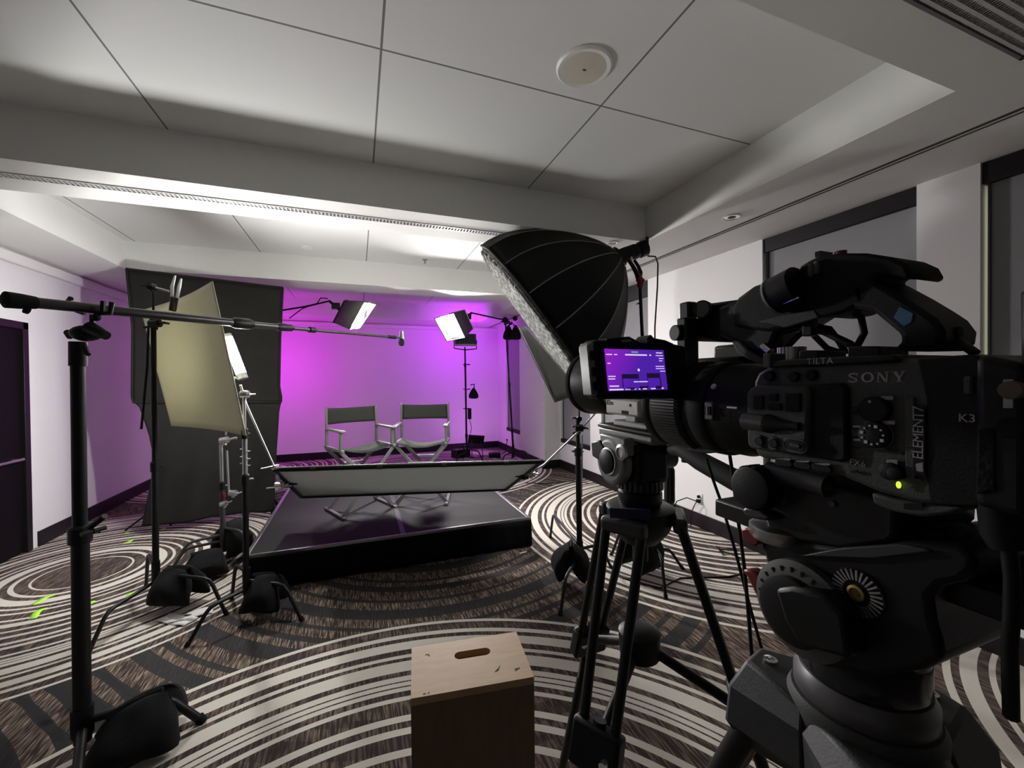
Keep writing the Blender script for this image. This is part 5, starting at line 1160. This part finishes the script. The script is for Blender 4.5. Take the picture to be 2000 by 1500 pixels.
# ================================================================== FOREGROUND TRIPOD AND HEAD
def tripod_one():
    c = V((.352, .198, 0)); t = thing('tripod', 'black tripod with heavy fluid head and red levers under the cinema camera', 'tripod', c, 0, 'camera tripods')
    C = lambda z: V((c.x, c.y, z)); X0 = .300
    MB().bb((.316, .085, 1.519), (.392, .30, 1.535)).build('camera_plate', M['blackmetal'], t, bevel=.002)
    slab([(1482, 1062), (1500, 1050), (1640, 1066), (1760, 1056), (1868, 1064), (1908, 1085), (1904, 1118), (1880, 1138), (1838, 1146), (1818, 1168), (1824, 1215), (1836, 1255), (1842, 1290), (1800, 1312), (1700, 1322), (1600, 1302), (1545, 1268), (1528, 1215), (1508, 1150), (1500, 1110)], X0, .10).build('head_body', M['blackplastic'], t, bevel=.004)
    slab([(1640, 1070), (1752, 1062), (1808, 1072), (1818, 1078), (1700, 1092), (1560, 1086)], .297, .02).build('top_edge', M['gunmetal'], t, bevel=.002)
    slab([(1790, 1040), (1808, 1030), (1830, 1032), (1852, 1048), (1880, 1060), (1800, 1062)], .318, .03).build('plate_release', M['blackplastic'], t, bevel=.003)
    slab([(1447, 1034), (1455, 1031), (1482, 1036), (1480, 1064), (1472, 1069), (1449, 1054)], .297, .02).build('red_latch', M['red'], t, bevel=.0015, label='dark red latch')
    MB().lathe([(.020, 0), (.022, .003), (.022, .010), (.019, .012)], F(1525, 1052, .312), (0, 0, 1), 28).build('latch_wheel', M['steel'], t)
    # drag dial
    d0 = F(1573, 1186, .300); r0 = .0335
    MB().lathe([(r0*.98, -.005), (r0, .0), (r0, .007), (r0*.72, .0105)], d0, (-1, 0, 0), 44).build('drag_dial', M['lightgreydark'], t)
    mb = MB()
    for k in range(14):
        a_ = -.5+PI*1.15*k/13; mb.box(d0+V((-.0092, math.cos(a_)*r0*.80, math.sin(a_)*r0*.80)), (.0015, .0046, .0016), Matrix.Rotation(a_, 3, 'X'))
    mb.build('dial_tooth', M['camdark'], t)
    MB().lathe([(r0*.70, .004), (r0*.70, .016), (r0*.55, .0175), (.001, .0175)], d0, (-1, 0, 0), 36).build('dial_hub', M['blackplastic'], t)
    slab([(1512, 1150), (1545, 1146), (1600, 1160), (1645, 1200), (1660, 1290), (1560, 1262), (1530, 1210)], .279, .02).build('dial_shade_block', M['blackplastic'], t, bevel=.003)  # black block that also paints the shade over the dial's lower half
    slab([(1498, 1150), (1512, 1146), (1535, 1200), (1548, 1262), (1528, 1256), (1508, 1200)], .296, .012).build('side_rib', M['camgrey'], t, bevel=.002)
    slab([(1448, 1113), (1462, 1112), (1480, 1124), (1500, 1160), (1500, 1178), (1488, 1180), (1474, 1160), (1460, 1130)], .298, .012).build('brake_lever', M['red'], t, bevel=.002, label='dark red brake lever')
    MB().lathe([(.0028, 0), (.0028, .0015), (.0012, .002)], F(1487, 1165, .2975), (-1, 0, 0), 16).build('lever_screw', M['chrome'], t)
    # rosette
    r_ = F(1676, 1157, .2995)
    MB().lathe([(.0150, -.003), (.0150, .0006)], r_, (-1, 0, 0), 36).build('rosette', M['blackmetal'], t)
    mb = MB()
    for k in range(28):
        a_ = 2*PI*k/28; mb.box(r_+V((-.0012, math.cos(a_)*.0112, math.sin(a_)*.0112)), (.0018, .0066, .0011), Matrix.Rotation(a_, 3, 'X'))
    mb.build('rosette_tooth', M['steel'], t)
    MB().lathe([(.0050, 0), (.0050, .003), (.0034, .0035), (.003, .0015), (.001, .0015)], r_, (-1, 0, 0), 24).build('rosette_bolt', M['brass'], t, label='brass coloured bolt')
    # bowl seat
    MB().lathe([(.037, 1.426), (.0385, 1.430), (.0385, 1.452), (.037, 1.458), (.032, 1.462)], c, (0, 0, 1), 56).build('head_base', M['navyplastic'], t)
    MB().lathe([(.0388, 1.4555), (.0396, 1.457), (.0388, 1.4585)], c, (0, 0, 1), 56, cap=False).build('base_rim', M['chrome'], t)
    MB().lathe([(.041, 1.408), (.0425, 1.410), (.0425, 1.420), (.039, 1.427)], c, (0, 0, 1), 56).build('bowl_ring', M['ringmetal'], t)
    MB().lathe([(.022, 1.27), (.026, 1.30), (.040, 1.35), (.046, 1.385), (.047, 1.402), (.044, 1.408)], c, (0, 0, 1), 48).build('bowl', M['camgrey'], t)
    MB().cyl(C(1.17), C(1.275), .020, .024).build('bowl_handle', M['blackplastic'], t)
    for k, (ux, uy) in enumerate(((-.29, .957), (.97, -.20), (-.68, -.73))):
        u = V((ux, uy, 0)).normalized(); s = V((-u.y, u.x, 0)); top = C(1.372)+u*.062
        foot = V((c.x, c.y, 0))+u*.62+V((0, 0, .014)); dirv = (foot-top).normalized(); j = top+dirv*.52
        lg = MB()
        for q in (-1, 1): lg.tube([top+s*.020*q, j+s*.024*q], .0105, 14)
        leg = lg.build('leg', M['blackmetal'], t)
        R = Matrix((u, s, V((0, 0, 1)))).transposed()
        def q3(a, b, z): return C(z)+u*a+s*b
        MB().loft([[q3(.026, -.036, 1.402), q3(.076, -.014, 1.402), q3(.076, .014, 1.402), q3(.026, .036, 1.402)], [q3(.024, -.044, 1.388), q3(.086, -.027, 1.380), q3(.086, .027, 1.380), q3(.024, .044, 1.388)],
                   [q3(.024, -.042, 1.356), q3(.088, -.030, 1.350), q3(.088, .030, 1.350), q3(.024, .042, 1.356)], [q3(.026, -.022, 1.335), q3(.076, -.022, 1.330), q3(.076, .022, 1.330), q3(.026, .022, 1.335)]]).build('leg_casting', M['castgrey'], leg, bevel=.003, ang=25)
        MB().lathe([(.0055, 0), (.0055, .002), (.0032, .0025), (.0028, .0008), (.001, .0008)], q3(.062, -.0, 1.4022), (0, 0, 1), 20).build('casting_bolt', M['chrome'], leg)
        MB().box(j, (.085, .09, .036), Matrix((dirv, s, dirv.cross(s))).transposed()).build('leg_lock', M['blackplastic'], leg, bevel=.006)
        MB().tube([j, foot], .0135, 14).build('lower_tube', M['blackmetal'], leg); MB().ball(foot+V((0, 0, .006)), .02, (1, 1, .9)).build('rubber_foot', M['rubber'], leg)
    MB().lathe([(.012, 0), (.014, .004), (.014, .03), (.012, .034)], F(1850, 1090, .40), (1, 0, 0), 24).build('handle_rosette', M['gunmetal'], t)
    MB().tube([D(1800, 1078, .345), D(1850, 1082, .33), D(1900, 1088, .315), D(1960, 1095, .30), D(2080, 1108, .27)], [.008, .010, .0125, .0125, .0125], 16).build('pan_handle', M['rubber'], t)
    MB().box(D(1867, 1056, .335), (.014, .006, .005)).build('handle_glint', M['steel'], t)  # small steel block added as a glint beside the pan handle
M['ringmetal'] = mat('satin metal ring', (.13, .13, .135), .4, .5, var=.1)
M['navyplastic'] = mat('glossy dark plastic', (.014, .016, .024), .15, var=.1)
M['castgrey'] = mat('grey cast aluminium', (.026, .027, .029), .55, .1, var=.15, scale=60, bump=.1, bscale=500)
tripod_one()
# ================================================================== FLOOR CABLES
tag(MB().tube([FZ(1215, 1130)+V((0, 0, .006)), FZ(1290, 1150)+V((0, 0, .006)), FZ(1330, 1130)+V((0, 0, .006)), FZ(1420, 1128)+V((0, 0, .006)), FZ(1490, 1115)+V((0, 0, .006))], .006, 7).build('extension_cord', M['coil']), 'black cord lying on the carpet behind the legs of the second tripod', 'cord')
tag(MB().tube([FZ(1400, 1068)+V((0, 0, .006)), FZ(1412, 1085)+V((0, 0, .006)), FZ(1440, 1083)+V((0, 0, .006)), FZ(1435, 1072)+V((0, 0, .006)), FZ(1405, 1078)+V((0, 0, .02)), FZ(1450, 1092)+V((0, 0, .006))], .006, 7).build('extension_cord', M['coil']), 'small coil of black cord on the carpet by the right baseboard', 'cord')
tag(MB().tube([FZ(1026, 944)+V((0, 0, .006)), FZ(1070, 945)+V((0, 0, .006)), FZ(1120, 940)+V((0, 0, .006)), FZ(1150, 945)+V((0, 0, .006))], .006, 7).build('extension_cord', M['coil']), 'black cord on the carpet between the reflector and the right wall', 'cord')
# ================================================================== CAMERA AND LIGHT
cd = bpy.data.cameras.new('camera'); cam = bpy.data.objects.new('camera', cd); COL.objects.link(cam)
cd.sensor_fit = 'HORIZONTAL'; cd.sensor_width = 36.0; cd.lens = FPX/2000*36.0; cd.clip_start = .02; cd.clip_end = 60
cam.matrix_world = Matrix(((CR.x, CU.x, -CF.x, CO.x), (CR.y, CU.y, -CF.y, CO.y), (CR.z, CU.z, -CF.z, CO.z), (0, 0, 0, 1)))
SC.camera = cam
def area(name, loc, aim, size, power, col, spread=180, shape='RECTANGLE', sy=None):
    l = bpy.data.lights.new(name, 'AREA'); l.energy = power; l.color = col; l.shape = shape; l.size = size
    if shape in ('RECTANGLE', 'ELLIPSE'): l.size_y = sy or size
    l.spread = math.radians(spread)
    o = bpy.data.objects.new(name, l); COL.objects.link(o); o.location = V(loc)
    o.rotation_euler = (V(aim)-V(loc)).to_track_quat('-Z', 'Y').to_euler(); return o
w = bpy.data.worlds.new('world'); SC.world = w; w.use_nodes = True
w.node_tree.nodes['Background'].inputs[0].default_value = (.9, .92, 1, 1); w.node_tree.nodes['Background'].inputs[1].default_value = .02
vs = SC.view_settings; vs.view_transform = 'Standard'; vs.look = 'None'; vs.gamma = 1.0; vs.use_curve_mapping = False; vs.exposure = 0.0
SC.cycles.max_bounces = 8; SC.cycles.glossy_bounces = 3; SC.cycles.transmission_bounces = 4; SC.cycles.caustics_reflective = False; SC.cycles.caustics_refractive = False
SC.display_settings.display_device = 'sRGB'
